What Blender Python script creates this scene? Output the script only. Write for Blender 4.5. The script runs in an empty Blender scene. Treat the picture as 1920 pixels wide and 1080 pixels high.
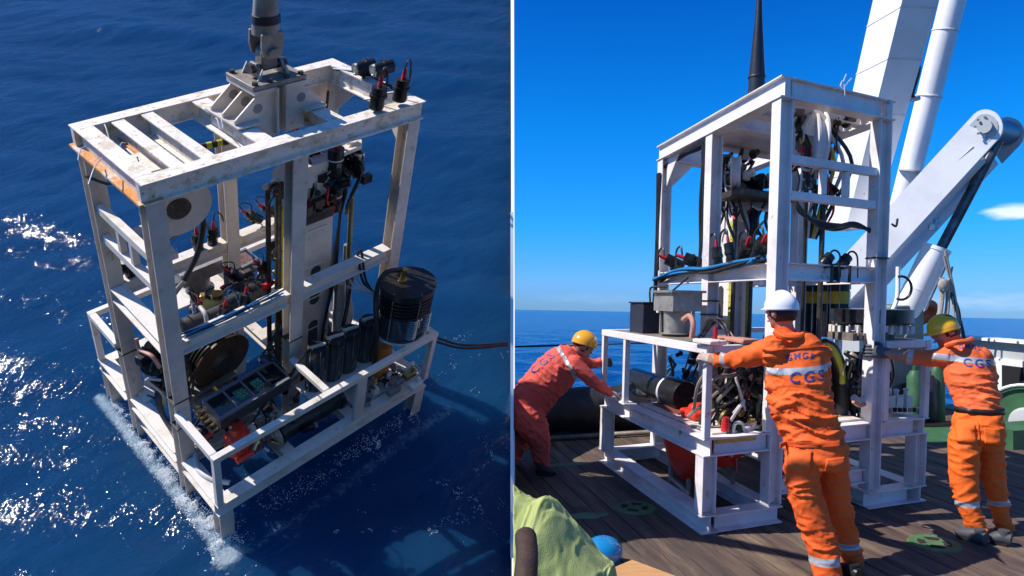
import bpy, bmesh, math, random
import numpy as np
from mathutils import Vector, Matrix, noise
from mathutils.bvhtree import BVHTree
random.seed(7); rng = np.random.default_rng(7)
scene = bpy.context.scene; COL = scene.collection
# ------------------------------------------------------------------ camera, sky, sun
FPX = 1300.0; SC = 1.15
def v3(*a): return Vector(a)
_d1 = v3((963-960)/FPX, (580-540)/FPX, 1); _d2 = v3((1920-960)/FPX, (597-540)/FPX, 1)
UP = _d1.cross(_d2).normalized()
if UP.y > 0: UP = -UP
_ey = (v3(0,0,1) - UP*UP.z).normalized(); _ex = _ey.cross(UP)
RC = Matrix((_ex, _ey, UP))                      # view axes (x right, y down, z ahead) -> world
def G(X, Y, Z): return RC @ v3(X, Y, Z)
def px(u, v, d): return G((u-960)/FPX*d, (v-540)/FPX*d, d)
cam = bpy.data.cameras.new('camera'); cam.sensor_width = 36; cam.lens = FPX/1920*36
cam.clip_start = 0.05; cam.clip_end = 20000
camo = bpy.data.objects.new('camera', cam); COL.objects.link(camo)
mr = Matrix((RC @ v3(1,0,0), RC @ v3(0,-1,0), RC @ v3(0,0,-1))).transposed()
camo.matrix_world = mr.to_4x4(); scene.camera = camo
SUN = (RC @ v3(-.62, -.74, -.05)).normalized()      # direction towards the sun
el = math.asin(SUN.z); az = math.atan2(SUN.x, SUN.y)
sl = bpy.data.lights.new('sun', 'SUN'); sl.energy = 5.0; sl.angle = math.radians(.5); sl.color = (1, .955, .89)
so = bpy.data.objects.new('sun', sl); COL.objects.link(so)
so.rotation_euler = (-SUN).to_track_quat('-Z', 'Y').to_euler(); so.location = (0, 0, 30)
world = bpy.data.worlds.new('World'); scene.world = world; world.use_nodes = True
nt = world.node_tree; nt.nodes.clear(); N = nt.nodes.new; LK = nt.links.new
sky = N('ShaderNodeTexSky'); sky.sky_type = 'NISHITA'; sky.sun_disc = False
sky.sun_elevation = el; sky.sun_rotation = az
sky.air_density = 1.0; sky.dust_density = .05; sky.ozone_density = 6.0; sky.altitude = 0
tc = N('ShaderNodeTexCoord')
sp = N('ShaderNodeSeparateXYZ'); LK(tc.outputs['Generated'], sp.inputs[0])
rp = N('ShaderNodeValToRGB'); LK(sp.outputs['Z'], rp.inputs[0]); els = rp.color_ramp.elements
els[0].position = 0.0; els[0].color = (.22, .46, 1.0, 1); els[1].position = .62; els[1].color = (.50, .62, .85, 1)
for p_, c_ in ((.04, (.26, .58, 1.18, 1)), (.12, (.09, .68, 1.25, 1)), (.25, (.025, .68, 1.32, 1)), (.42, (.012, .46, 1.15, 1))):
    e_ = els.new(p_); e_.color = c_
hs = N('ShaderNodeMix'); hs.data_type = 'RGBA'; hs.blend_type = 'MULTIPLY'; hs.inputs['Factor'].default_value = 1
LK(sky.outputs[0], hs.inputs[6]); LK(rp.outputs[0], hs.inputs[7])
def cloud_mask(ctr, sx, sz, lo, hi, scale):
    """soft wispy patch of cloud around one direction of the sky"""
    d = ctr.normalized(); e = d.cross(v3(0,0,1)).normalized(); w = e.cross(d)
    outs = []
    for ax, s in ((e, sx), (w, sz)):
        vm = N('ShaderNodeVectorMath'); vm.operation = 'DOT_PRODUCT'; vm.inputs[1].default_value = ax/s
        LK(tc.outputs['Generated'], vm.inputs[0]); outs.append(vm.outputs['Value'])
    vd = N('ShaderNodeVectorMath'); vd.operation = 'DOT_PRODUCT'; vd.inputs[1].default_value = d
    LK(tc.outputs['Generated'], vd.inputs[0])
    sq = []
    for o in outs:
        m = N('ShaderNodeMath'); m.operation = 'MULTIPLY'; LK(o, m.inputs[0]); LK(o, m.inputs[1]); sq.append(m.outputs[0])
    a = N('ShaderNodeMath'); a.operation = 'ADD'; LK(sq[0], a.inputs[0]); LK(sq[1], a.inputs[1])
    nz = N('ShaderNodeTexNoise'); nz.inputs['Scale'].default_value = scale; nz.inputs['Detail'].default_value = 5
    mp = N('ShaderNodeMapping'); mp.inputs['Scale'].default_value = (1, 1, 4); LK(tc.outputs['Generated'], mp.inputs[0]); LK(mp.outputs[0], nz.inputs['Vector'])
    b = N('ShaderNodeMath'); b.operation = 'MULTIPLY_ADD'; LK(nz.outputs[0], b.inputs[0]); b.inputs[1].default_value = -1.6; LK(a.outputs[0], b.inputs[2])
    r = N('ShaderNodeMapRange'); r.interpolation_type = 'SMOOTHSTEP'
    r.inputs['From Min'].default_value = hi; r.inputs['From Max'].default_value = lo
    LK(b.outputs[0], r.inputs['Value'])
    f = N('ShaderNodeMath'); f.operation = 'GREATER_THAN'; LK(vd.outputs['Value'], f.inputs[0]); f.inputs[1].default_value = 0
    g = N('ShaderNodeMath'); g.operation = 'MULTIPLY'; LK(r.outputs[0], g.inputs[0]); LK(f.outputs[0], g.inputs[1])
    return g.outputs[0]
col = hs.outputs[2]
for (u, v, sx, sz, lo, hi, sc_, st, cc) in ((1903, 397, .034, .0105, -1.0, .45, 30, .85, (8.6, 9.2, 10.0, 1)),
                                 (1880, 566, .12, .014, -1.3, .2, 34, .34, (5.0, 6.4, 8.6, 1)),
                                 (1110, 560, .10, .010, -1.4, .1, 34, .14, (5.0, 6.4, 8.6, 1))):
    mk = cloud_mask(px(u, v, 1), sx, sz, lo, hi, sc_)
    ml = N('ShaderNodeMath'); ml.operation = 'MULTIPLY'; LK(mk, ml.inputs[0]); ml.inputs[1].default_value = st
    mx = N('ShaderNodeMix'); mx.data_type = 'RGBA'; LK(ml.outputs[0], mx.inputs['Factor']); LK(col, mx.inputs[6]); mx.inputs[7].default_value = cc
    col = mx.outputs[2]
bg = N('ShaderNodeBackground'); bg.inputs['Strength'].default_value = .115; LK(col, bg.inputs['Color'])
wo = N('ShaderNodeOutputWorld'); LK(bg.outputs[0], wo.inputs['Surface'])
scene.view_settings.view_transform = 'Standard'; scene.view_settings.look = 'None'
scene.view_settings.exposure = .32; scene.view_settings.gamma = 1; scene.view_settings.use_curve_mapping = False
scene.cycles.max_bounces = 6; scene.cycles.sample_clamp_indirect = 8
# ------------------------------------------------------------------ the two places' own axes
def pose(cols, t):
    M = Matrix(cols); A = RC @ M
    T = A.to_4x4(); T.translation = RC @ (v3(*t)*SC)
    return T
TR = pose(((-.2165,-.9443,.0232),(-.0032,.0105,-.9996),(.9783,-.3349,-.0219)), (2.5163,1.4989,4.717))   # lander on deck
TL = pose(((.6842,-.7224,.2104),(-.4024,-.4457,-.7584),(.6093,.5337,-.6222)), (-2.4579,1.6086,5.2349))  # lander at the sea surface
def rigid(T):
    x = T.col[0].to_3d().normalized(); n = x.cross(T.col[1].to_3d()).normalized(); y = n.cross(x)
    R = Matrix((x, y, n)).transposed().to_4x4(); R.translation = T.translation
    return R
SR, SL = rigid(TR), rigid(TL)
SRi, SLi = SR.inverted(), SL.inverted()
I4 = Matrix.Identity(4)
def onplane(T, u, v, z=0.0):
    """where the sight line through a picture point meets the plane z of the frame T (world point)"""
    Ti = T.inverted(); o = Ti @ v3(0,0,0); d = Ti.to_3x3() @ px(u, v, 1)
    return T @ (o + d*((z-o.z)/d.z))
# ------------------------------------------------------------------ materials
MATS = {}
def mat(name, color, rough=.5, metal=0., col2=None, nscale=6., nlo=.4, nhi=.65, bump=0., bscale=40., spec=.5,
        col3=None, n3=18., lo3=.6, hi3=.7, alpha=1., trans=0., ior=1.45, stretch=(1,1,1), coat=0.):
    if name in MATS: return MATS[name]
    m = bpy.data.materials.new(name); m.use_nodes = True; t = m.node_tree; n = t.nodes; b = n['Principled BSDF']
    b.inputs['Roughness'].default_value = rough; b.inputs['Metallic'].default_value = metal
    b.inputs['Specular IOR Level'].default_value = spec; b.inputs['IOR'].default_value = ior
    b.inputs['Transmission Weight'].default_value = trans; b.inputs['Coat Weight'].default_value = coat
    b.inputs['Base Color'].default_value = (*color, 1)
    co = n.new('ShaderNodeTexCoord'); mp = n.new('ShaderNodeMapping'); mp.inputs['Scale'].default_value = stretch
    t.links.new(co.outputs['Object'], mp.inputs[0])
    prev = None
    def layer(prev, c, sc, lo, hi, seed):
        z = n.new('ShaderNodeTexNoise'); z.inputs['Scale'].default_value = sc; z.inputs['Detail'].default_value = 8; z.inputs['Roughness'].default_value = .65
        z.noise_dimensions = '4D'; z.inputs['W'].default_value = seed
        t.links.new(mp.outputs[0], z.inputs['Vector'])
        r = n.new('ShaderNodeMapRange'); r.inputs['From Min'].default_value = lo; r.inputs['From Max'].default_value = hi
        t.links.new(z.outputs[0], r.inputs['Value'])
        x = n.new('ShaderNodeMix'); x.data_type = 'RGBA'; t.links.new(r.outputs[0], x.inputs['Factor'])
        if prev is None: x.inputs[6].default_value = (*color, 1)
        else: t.links.new(prev, x.inputs[6])
        x.inputs[7].default_value = (*c, 1)
        return x.outputs[2]
    if col2: prev = layer(prev, col2, nscale, nlo, nhi, 1.3)
    if col3: prev = layer(prev, col3, n3, lo3, hi3, 7.7)
    if prev: t.links.new(prev, b.inputs['Base Color'])
    if bump:
        z = n.new('ShaderNodeTexNoise'); z.inputs['Scale'].default_value = bscale; z.inputs['Detail'].default_value = 6
        t.links.new(mp.outputs[0], z.inputs['Vector'])
        bp = n.new('ShaderNodeBump'); bp.inputs['Strength'].default_value = bump; bp.inputs['Distance'].default_value = .01
        t.links.new(z.outputs[0], bp.inputs['Height']); t.links.new(bp.outputs[0], b.inputs['Normal'])
    MATS[name] = m
    return m
WHITE = mat('white_paint', (.66,.585,.515), .5, col2=(.52,.45,.385), nscale=4, col3=(.27,.20,.14), n3=10, lo3=.59, hi3=.72, bump=.08, bscale=60)
DIRTY = mat('dirty_white_paint', (.80,.72,.64), .6, col2=(.58,.48,.33), nscale=14, nlo=.5, nhi=.62, col3=(.16,.11,.07), n3=34, lo3=.6, hi3=.68, bump=.2, bscale=90)
CREAM = mat('stained_white_paint', (.70,.635,.57), .55, col2=(.58,.50,.38), nscale=7, nlo=.5, nhi=.66, col3=(.26,.14,.07), n3=16, lo3=.63, hi3=.7, bump=.12, bscale=70)
RUSTW = mat('rusting_paint', (.62,.55,.45), .65, col2=(.62,.23,.035), nscale=9, nlo=.4, nhi=.52, col3=(.30,.09,.02), n3=24, lo3=.55, hi3=.68, bump=.3, bscale=60)
WHITER = mat('bright_white_paint', (.84,.79,.77), .42, col2=(.64,.58,.55), nscale=3.5, col3=(.30,.20,.14), n3=11, lo3=.61, hi3=.72, bump=.06, bscale=50)
SHIPW = mat('ship_white_paint', (.88,.86,.85), .38, col2=(.74,.73,.72), nscale=1.6, nlo=.45, nhi=.7, col3=(.48,.38,.28), n3=4.5, lo3=.63, hi3=.74, bump=.04, bscale=20)
SHIPG = mat('grey_white_paint', (.50,.52,.52), .45, col2=(.42,.43,.42), nscale=1.5, bump=.04, bscale=20)
BLACK = mat('black_anodised_metal', (.012,.012,.014), .32, .2, col2=(.03,.03,.03), nscale=20, bump=.05)
RUBBER = mat('black_rubber_hose', (.014,.014,.016), .42, col2=(.035,.033,.03), nscale=12, bump=.15)
RED = mat('red_connector', (.55,.015,.02), .4, col2=(.40,.01,.015))
REDP = mat('red_painted_steel', (.78,.045,.018), .35, col2=(.62,.03,.012), nscale=5, col3=(.2,.03,.02), n3=12, bump=.05)
ORNG = mat('orange_plastic', (.62,.20,.03), .5, col2=(.5,.13,.02), nscale=12)
STEEL = mat('brushed_steel', (.42,.42,.42), .3, .9, col2=(.30,.29,.28), nscale=10, bump=.05)
DSTEEL = mat('grimy_dark_steel', (.10,.085,.07), .42, .6, col2=(.05,.04,.035), nscale=9, col3=(.22,.15,.09), n3=20, lo3=.55, hi3=.68, bump=.25, bscale=50)
CAST = mat('weathered_grey_cast_steel', (.30,.27,.235), .5, .15, col2=(.17,.13,.10), nscale=7, col3=(.28,.16,.08), n3=15, lo3=.58, hi3=.68, bump=.2, bscale=60)
BRASS = mat('brass_fitting', (.65,.45,.15), .28, .9, col2=(.5,.33,.1), nscale=30)
YELLOW = mat('yellow_tape', (.62,.55,.03), .5, col2=(.42,.38,.05), nscale=16)
YPAINT = mat('yellow_reel_paint', (.80,.50,.02), .35, col2=(.6,.35,.01), nscale=8)
TAPEK = mat('black_tape', (.015,.015,.02), .55)
GLASS = mat('clear_acrylic', (.045,.048,.055), .08, 0, spec=.6, coat=.5)
DGLASS = mat('dark_window', (.012,.014,.018), .06, spec=.6, coat=1.)
PCB = mat('green_circuit_board', (.03,.25,.10), .4, col2=(.02,.10,.05), nscale=30, nlo=.45, nhi=.55, col3=(.5,.55,.45), n3=60, lo3=.62, hi3=.66)
SALMON = mat('salmon_rubber_hose', (.55,.26,.18), .5, col2=(.45,.20,.14), nscale=10)
BLUEC = mat('blue_cable', (.02,.18,.40), .4)
WHOSE = mat('white_hose', (.60,.58,.56), .5, col2=(.45,.43,.40), nscale=14)
WIRE = mat('nylon_tie', (.65,.65,.68), .4)
ROPE = mat('weathered_rope', (.42,.38,.32), .9, col2=(.25,.22,.18), nscale=60, bump=.4, bscale=120)
BROWN = mat('brown_varnished_reel', (.14,.075,.04), .38, .2, col2=(.05,.03,.02), nscale=6, bump=.1)
# ------------------------------------------------------------------ mesh collector
# neither lander is perfectly square: slight taper of the welded frames
def warpR(p): return v3(p.x, p.y, p.z + (.042*(p.y-.545) - .020*p.x)*max(0, p.z-.9))
def warpL(p): return v3(p.x, p.y + .045*p.x*(p.y-.55)*max(0, p.z/3.2), p.z)
class B:
    def __init__(s, T=I4): s.v = []; s.f = []; s.mi = []; s.T = T; s.m = 0; s.w = warpR if T == TR else (warpL if T == TL else (lambda p: p))
    def add(s, vs, fs):
        o = len(s.v); s.v += [s.T @ s.w(Vector(p)) for p in vs]; s.f += [tuple(i+o for i in f) for f in fs]; s.mi += [s.m]*len(fs); return s
    def box(s, c, d, R=None):
        c = Vector(c); h = Vector(d)/2; vs = []
        for x in (-1,1):
            for y in (-1,1):
                for z in (-1,1):
                    p = v3(x*h.x, y*h.y, z*h.z)
                    if R is not None: p = R @ p
                    vs.append(c+p)
        return s.add(vs, [(0,1,3,2),(4,6,7,5),(0,4,5,1),(2,3,7,6),(0,2,6,4),(1,5,7,3)])
    def prism(s, pts, ext):
        ext = Vector(ext); n = len(pts); pts = [Vector(p) for p in pts]
        vs = pts + [p+ext for p in pts]
        return s.add(vs, [tuple(range(n-1,-1,-1)), tuple(range(n,2*n))] + [(i,(i+1)%n,n+(i+1)%n,n+i) for i in range(n)])
    def beam(s, p, q, w, h, up, prof='I', tf=.010, tw=.012):
        """rolled section from p to q; h runs along up, w across"""
        p, q, up = Vector(p), Vector(q), Vector(up); a = (q-p).normalized(); up = (up-a*up.dot(a)).normalized(); r = a.cross(up)
        W, Hh, t = w/2, h/2, tw/2
        if prof == 'I': sec = [(-W,-Hh),(W,-Hh),(W,-Hh+tf),(t,-Hh+tf),(t,Hh-tf),(W,Hh-tf),(W,Hh),(-W,Hh),(-W,Hh-tf),(-t,Hh-tf),(-t,-Hh+tf),(-W,-Hh+tf)]
        elif prof == 'C': sec = [(-W,-Hh),(W,-Hh),(W,-Hh+tf),(-W+tw,-Hh+tf),(-W+tw,Hh-tf),(W,Hh-tf),(W,Hh),(-W,Hh)]
        elif prof == 'D': sec = [(W,-Hh),(-W,-Hh),(-W,-Hh+tf),(W-tw,-Hh+tf),(W-tw,Hh-tf),(-W,Hh-tf),(-W,Hh),(W,Hh)][::-1]
        elif prof == 'L': sec = [(-W,-Hh),(-W+tw,-Hh),(-W+tw,Hh-tf),(W,Hh-tf),(W,Hh),(-W,Hh)]
        else: sec = [(-W,-Hh),(W,-Hh),(W,Hh),(-W,Hh)]
        return s.prism([p + r*x + up*y for x, y in sec], q-p)
    def ring(s, P, a, u, w, r1, r2, n): return [P + u*math.cos(2*math.pi*i/n)*r1 + w*math.sin(2*math.pi*i/n)*r2 for i in range(n)]
    def tube(s, path, r, n=8, caps=True, ell=None, side=None):
        """sweep along path; r one radius or one per point; ell = (wide radii) with side vector"""
        path = [Vector(p) for p in path]; k = len(path); rs = r if isinstance(r, (list, tuple)) else [r]*k
        e = ell if ell is not None else rs; vs = []; u = None
        for i in range(k):
            a = (path[min(i+1,k-1)] - path[max(i-1,0)])
            a = a.normalized() if a.length > 1e-9 else v3(0,0,1)
            if side is not None: u = Vector(side) - a*Vector(side).dot(a)
            elif u is None:
                u = a.orthogonal()
            else: u = u - a*u.dot(a)
            if u.length < 1e-6: u = a.orthogonal()
            u = u.normalized(); w = a.cross(u)
            vs += s.ring(path[i], a, u, w, e[i], rs[i], n)
        fs = [(i*n+j, i*n+(j+1)%n, (i+1)*n+(j+1)%n, (i+1)*n+j) for i in range(k-1) for j in range(n)]
        if caps: fs += [tuple(range(n-1,-1,-1)), tuple(range((k-1)*n, k*n))]
        return s.add(vs, fs)
    def cyl(s, p, q, r, n=16, r2=None): return s.tube([p, q], [r, r if r2 is None else r2], n)
    def lathe(s, p, ax, prof, n=20):
        """prof = [(distance along axis, radius)]"""
        p, ax = Vector(p), Vector(ax).normalized(); u = ax.orthogonal().normalized(); w = ax.cross(u); vs = []
        for t, r in prof: vs += s.ring(p+ax*t, ax, u, w, r, r, n)
        k = len(prof)
        fs = [(i*n+j, i*n+(j+1)%n, (i+1)*n+(j+1)%n, (i+1)*n+j) for i in range(k-1) for j in range(n)]
        fs += [tuple(range(n-1,-1,-1)), tuple(range((k-1)*n, k*n))]
        return s.add(vs, fs)
    def ball(s, c, r, n=10, R=None):
        c = Vector(c); rx = r if isinstance(r, (list, tuple)) else (r, r, r); vs = []; m = n
        for i in range(m+1):
            th = math.pi*i/m
            for j in range(n*2):
                ph = math.pi*j/n; p = v3(rx[0]*math.sin(th)*math.cos(ph), rx[1]*math.sin(th)*math.sin(ph), rx[2]*math.cos(th))
                vs.append(c + (R @ p if R is not None else p))
        k = n*2
        return s.add(vs, [(i*k+j, (i+1)*k+j, (i+1)*k+(j+1)%k, i*k+(j+1)%k) for i in range(m) for j in range(k)])
    def build(s, name, m, parent=None, smooth=35, bevel=0, label=None):
        me = bpy.data.meshes.new(name)
        Pi = parent['_inv'] if parent is not None and '_inv' in parent else None
        M = INV.get(parent.name, I4) if parent is not None else I4
        me.from_pydata([M @ p for p in s.v], [], s.f); me.update()
        ms = m if isinstance(m, (list, tuple)) else [m]
        for x in ms: me.materials.append(x)
        if len(ms) > 1: me.polygons.foreach_set('material_index', s.mi)
        bm = bmesh.new(); bm.from_mesh(me); bmesh.ops.recalc_face_normals(bm, faces=bm.faces); bm.to_mesh(me); bm.free()
        me.shade_smooth(); me.set_sharp_from_angle(angle=math.radians(smooth))
        o = bpy.data.objects.new(name, me); COL.objects.link(o)
        if parent is not None: o.parent = parent; INV[o.name] = INV.get(parent.name, I4)
        if bevel:
            b = o.modifiers.new('bevel', 'BEVEL'); b.width = bevel; b.segments = 2; b.limit_method = 'ANGLE'
        if label: o['label'] = label
        return o
INV = {}
def tag(o, label, cat, group=None):
    o['label'] = label; o['category'] = cat
    if group: o['group'] = group
    return o
def struct(o, label=None, kind='structure'):
    o['kind'] = kind
    if label: o['label'] = label
    return o
def empty(name, M=I4, parent=None):
    o = bpy.data.objects.new(name, None); COL.objects.link(o); o.empty_display_size = .1
    if parent is None: o.matrix_world = M; INV[o.name] = M.inverted()
    else: o.parent = parent; INV[o.name] = INV[parent.name]
    return o
def thing(name, label, cat, M=I4, group=None): return tag(empty(name, M), label, cat, group)
def curve(pts, n=6):
    """Catmull-Rom through pts"""
    P = [Vector(p) for p in pts]; P = [P[0]*2-P[1]] + P + [P[-1]*2-P[-2]]; out = []
    for i in range(1, len(P)-2):
        for k in range(n):
            t = k/n; a, b, c, d = P[i-1], P[i], P[i+1], P[i+2]
            out.append(.5*((2*b) + (c-a)*t + (2*a-5*b+4*c-d)*t*t + (3*b-a-3*c+d)*t**3))
    return out + [P[-2]]
def hose(T, pts, r, m, parent, name='hose', n=6, seg=6):
    b = B(T); b.tube(curve(pts, seg), r, n); return b.build(name, m, parent)
# ------------------------------------------------------------------ seas
def fft_sea(Lt, n, wind, kmin, kmax, power, spread=2.0, seed=3):
    r = np.random.default_rng(seed); k1 = np.fft.fftfreq(n, Lt/n)*2*np.pi; kx, ky = np.meshgrid(k1, k1)
    k = np.hypot(kx, ky); k[0,0] = 1
    d = (kx*math.cos(wind)+ky*math.sin(wind))/k
    A = k**(-power) * (.015 + np.abs(d)**spread) * np.exp(-(kmin/k)**2) * np.exp(-(k/kmax)**2); A[0,0] = 0
    h = np.real(np.fft.ifft2(A*(r.normal(size=k.shape)+1j*r.normal(size=k.shape))))
    return h/h.std()
def sample(h, Lt, X, Y):
    n = h.shape[0]; fx = X/Lt*n; fy = Y/Lt*n; ix = np.floor(fx).astype(int); iy = np.floor(fy).astype(int); a = fx-ix; b = fy-iy
    g = lambda i, j: h[j % n, i % n]
    return (g(ix,iy)*(1-a)+g(ix+1,iy)*a)*(1-b) + (g(ix,iy+1)*(1-a)+g(ix+1,iy+1)*a)*b
def water_mat(name, base, rough, bumps, foam=None):
    m = bpy.data.materials.new(name); m.use_nodes = True; t = m.node_tree; n = t.nodes; b = n['Principled BSDF']
    b.inputs['Base Color'].default_value = (*base, 1); b.inputs['Roughness'].default_value = rough; b.inputs['IOR'].default_value = 1.333
    if foam:
        b.inputs['Subsurface Weight'].default_value = .62; b.inputs['Subsurface Radius'].default_value = (.2,.6,1.); b.inputs['Subsurface Scale'].default_value = 8.0
    co = n.new('ShaderNodeTexCoord'); prev = None
    for (sc, st, dist, stretch) in bumps:
        mp = n.new('ShaderNodeMapping'); mp.inputs['Scale'].default_value = stretch; mp.inputs['Rotation'].default_value = (0, 0, .5)
        t.links.new(co.outputs['Object'], mp.inputs[0])
        z = n.new('ShaderNodeTexNoise'); z.inputs['Scale'].default_value = sc; z.inputs['Detail'].default_value = 4; z.inputs['Distortion'].default_value = .6
        t.links.new(mp.outputs[0], z.inputs['Vector'])
        bp = n.new('ShaderNodeBump'); bp.inputs['Strength'].default_value = st; bp.inputs['Distance'].default_value = dist
        t.links.new(z.outputs[0], bp.inputs['Height'])
        if prev: t.links.new(prev, bp.inputs['Normal'])
        prev = bp.outputs[0]
    if prev: t.links.new(prev, b.inputs['Normal'])
    if foam:      # aerated water: vertex attribute gives where bubbles are in the water
        at = n.new('ShaderNodeAttribute'); at.attribute_name = 'aeration'
        z = n.new('ShaderNodeTexNoise'); z.inputs['Scale'].default_value = 13; z.inputs['Detail'].default_value = 8; z.inputs['Roughness'].default_value = .75; z.inputs['Distortion'].default_value = 1.5
        t.links.new(co.outputs['Object'], z.inputs['Vector'])
        ad = n.new('ShaderNodeMath'); ad.operation = 'ADD'; t.links.new(at.outputs['Fac'], ad.inputs[0]); t.links.new(z.outputs[0], ad.inputs[1])
        r = n.new('ShaderNodeMapRange'); r.inputs['From Min'].default_value = 1.08; r.inputs['From Max'].default_value = 1.55; t.links.new(ad.outputs[0], r.inputs['Value'])
        x = n.new('ShaderNodeMix'); x.data_type = 'RGBA'; t.links.new(r.outputs[0], x.inputs['Factor']); x.inputs[6].default_value = (*base, 1); x.inputs[7].default_value = (*foam, 1)
        t.links.new(x.outputs[2], b.inputs['Base Color'])
        r2 = n.new('ShaderNodeMapRange'); r2.inputs['To Min'].default_value = rough; r2.inputs['To Max'].default_value = .5; t.links.new(r.outputs[0], r2.inputs['Value']); t.links.new(r2.outputs[0], b.inputs['Roughness'])
    return m
DL = dict(L=2.128, W=1.111, b1=.609, b2=.587, zd=.552, zr=1.159, zm=1.841, H=3.22)
DR = dict(L=2.136, W=1.089, b1=.466, b2=.568, zd=.680, zr=1.319, zm=1.904, H=3.22)
WATER_Z = .05
# sea of the left place: in the plane z = WATER_Z of the lander's frame, up to the white border board
nS = SL.col[2].to_3d(); XG = RC @ v3(1,0,0)
e1 = (XG - nS*XG.dot(nS)).normalized(); e2 = nS.cross(e1)
p0 = onplane(SL, 957, 1080, WATER_Z); cosx = e1.dot(XG)
far = onplane(SL, 957, 0, WATER_Z); span = (far-p0).dot(e2)
a_edge = -(p0.dot(XG))/cosx                      # where the surface reaches the border plane
na, nb = 620, 640
A = a_edge - 17*np.linspace(1, 0, na)**1.0
tb = np.linspace(0, 1, nb); Bv = -.8 + (span+2.4)*(tb*.55+tb**2*.45)
AA, BB = np.meshgrid(A, Bv)
h1 = fft_sea(19., 512, 1.45, 1.1, 11, 2.3, 4.0, 3); h2 = fft_sea(7.3, 512, 1.95, 5., 60, 2.2, 4.0, 5)
h4 = fft_sea(11., 512, 1.62, 3., 20, 2.2, 4.0, 17)
HH = 0.046*sample(h1, 19., AA, BB) + .0125*sample(h4, 11., AA, BB) + .0062*sample(h2, 7.3, AA*.93+BB*.36, BB*.93-AA*.36)
P3 = (np.array(p0)[None,None,:] + AA[...,None]*np.array(e1) + BB[...,None]*np.array(e2) + HH[...,None]*np.array(nS)).reshape(-1,3)
idx = np.arange(na*nb).reshape(nb, na)
F4 = np.stack([idx[:-1,:-1], idx[:-1,1:], idx[1:,1:], idx[1:,:-1]], -1).reshape(-1,4)
def fast_mesh(name, V, F, m, M=I4):
    Mi = np.array(M); V = V @ Mi[:3,:3].T + Mi[:3,3]
    me = bpy.data.meshes.new(name); me.vertices.add(len(V)); me.vertices.foreach_set('co', V.astype(np.float32).ravel())
    k = F.shape[1]; me.loops.add(F.size); me.loops.foreach_set('vertex_index', F.astype(np.int32).ravel())
    me.polygons.add(len(F)); me.polygons.foreach_set('loop_start', np.arange(0, F.size, k, dtype=np.int32))
    me.polygons.foreach_set('loop_total', np.full(len(F), k, dtype=np.int32)); me.update(calc_edges=True); me.validate()
    me.materials.append(m); me.shade_smooth()
    return me
SEA1 = water_mat('deep_blue_water', (.005,.043,.122), .075, ((4.5,.36,.06,(1,1.6,1)), (20,.36,.014,(1,1.5,1))), foam=(.24,.35,.42))
me = fast_mesh('sea_surface', P3, F4, SEA1, SLi)
loc = P3 @ np.array(SLi)[:3,:3].T + np.array(SLi)[:3,3]
x, y = loc[:,0], loc[:,1]
def band(d, w): return np.exp(-(d/w)**2)
dS1 = np.where((y > -.75) & (y < 1.75), np.abs(x+.03), np.hypot(x+.03, np.minimum(abs(y+.75), abs(y-1.75))))
dF1 = np.where((x > -.1) & (x < 2.3), np.abs(y+.82), np.hypot(y+.82, np.minimum(abs(x+.1), abs(x-2.3))))
aer = 1.05*band(dS1, .085) + .62*band(dF1, .17) + .30*band(np.hypot(x-1.6, (y-.3)), .8)
at = me.attributes.new('aeration', 'FLOAT', 'POINT'); at.data.foreach_set('value', aer.astype(np.float32))
o = bpy.data.objects.new('sea', me); COL.objects.link(o); o.matrix_world = SL; struct(o, 'deep blue rippled sea around the half lowered white lander')
# foam: white flecks on the water along the frame; loose patches also paint in sun glints
fm = []
def fleck(p, r):
    a = random.uniform(0, 3); x_, y_ = math.cos(a)*r, math.sin(a)*r
    i = len(fm)*6; fm.append([(p[0]+x_,p[1]+y_,p[2]),(p[0]-y_*.8,p[1]+x_*.8,p[2]),(p[0]-x_,p[1]-y_,p[2]),(p[0]+y_*.8,p[1]-x_*.8,p[2]),(p[0],p[1],p[2]+r*.8),(p[0],p[1],p[2]-r*.8)])
def lw(u, v): q = SLi @ onplane(SL, u, v, WATER_Z); return q
def strip(P_, Q_, n, w0, w1, jz=.025, rmin=.002, rmax=.0062, off=0):
    a_, b_ = lw(*P_), lw(*Q_); d = (b_-a_); nn = v3(-d.y, d.x, 0).normalized()
    for k in range(n):
        t = random.random(); w = w0+(w1-w0)*t; q = a_+d*t+nn*(abs(random.gauss(0, w))*(1 if random.random() < .82 else -.5)+off); c_ = noise.noise((q.x*4.5, q.y*4.5, 2.))*1.6+noise.noise((q.x*15, q.y*15, 4.))*.8-.02
        if c_ > 0 or random.random() < .10: fleck((q.x, q.y, WATER_Z+random.uniform(0, jz)+.02*max(0,c_)), random.uniform(rmin, rmax))
strip((203,738), (262,835), 4200, .03, .04); strip((258,825), (345,950), 7000, .04, .05); strip((335,925), (425,1045), 9500, .05, .08)
strip((345,1040), (600,900), 620, .09, .10, .01, .002, .006); strip((600,900), (790,780), 800, .10, .08, .01, .002, .006); strip((700,850), (735,820), 500, .06, .06, .01, .003, .007)
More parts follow.
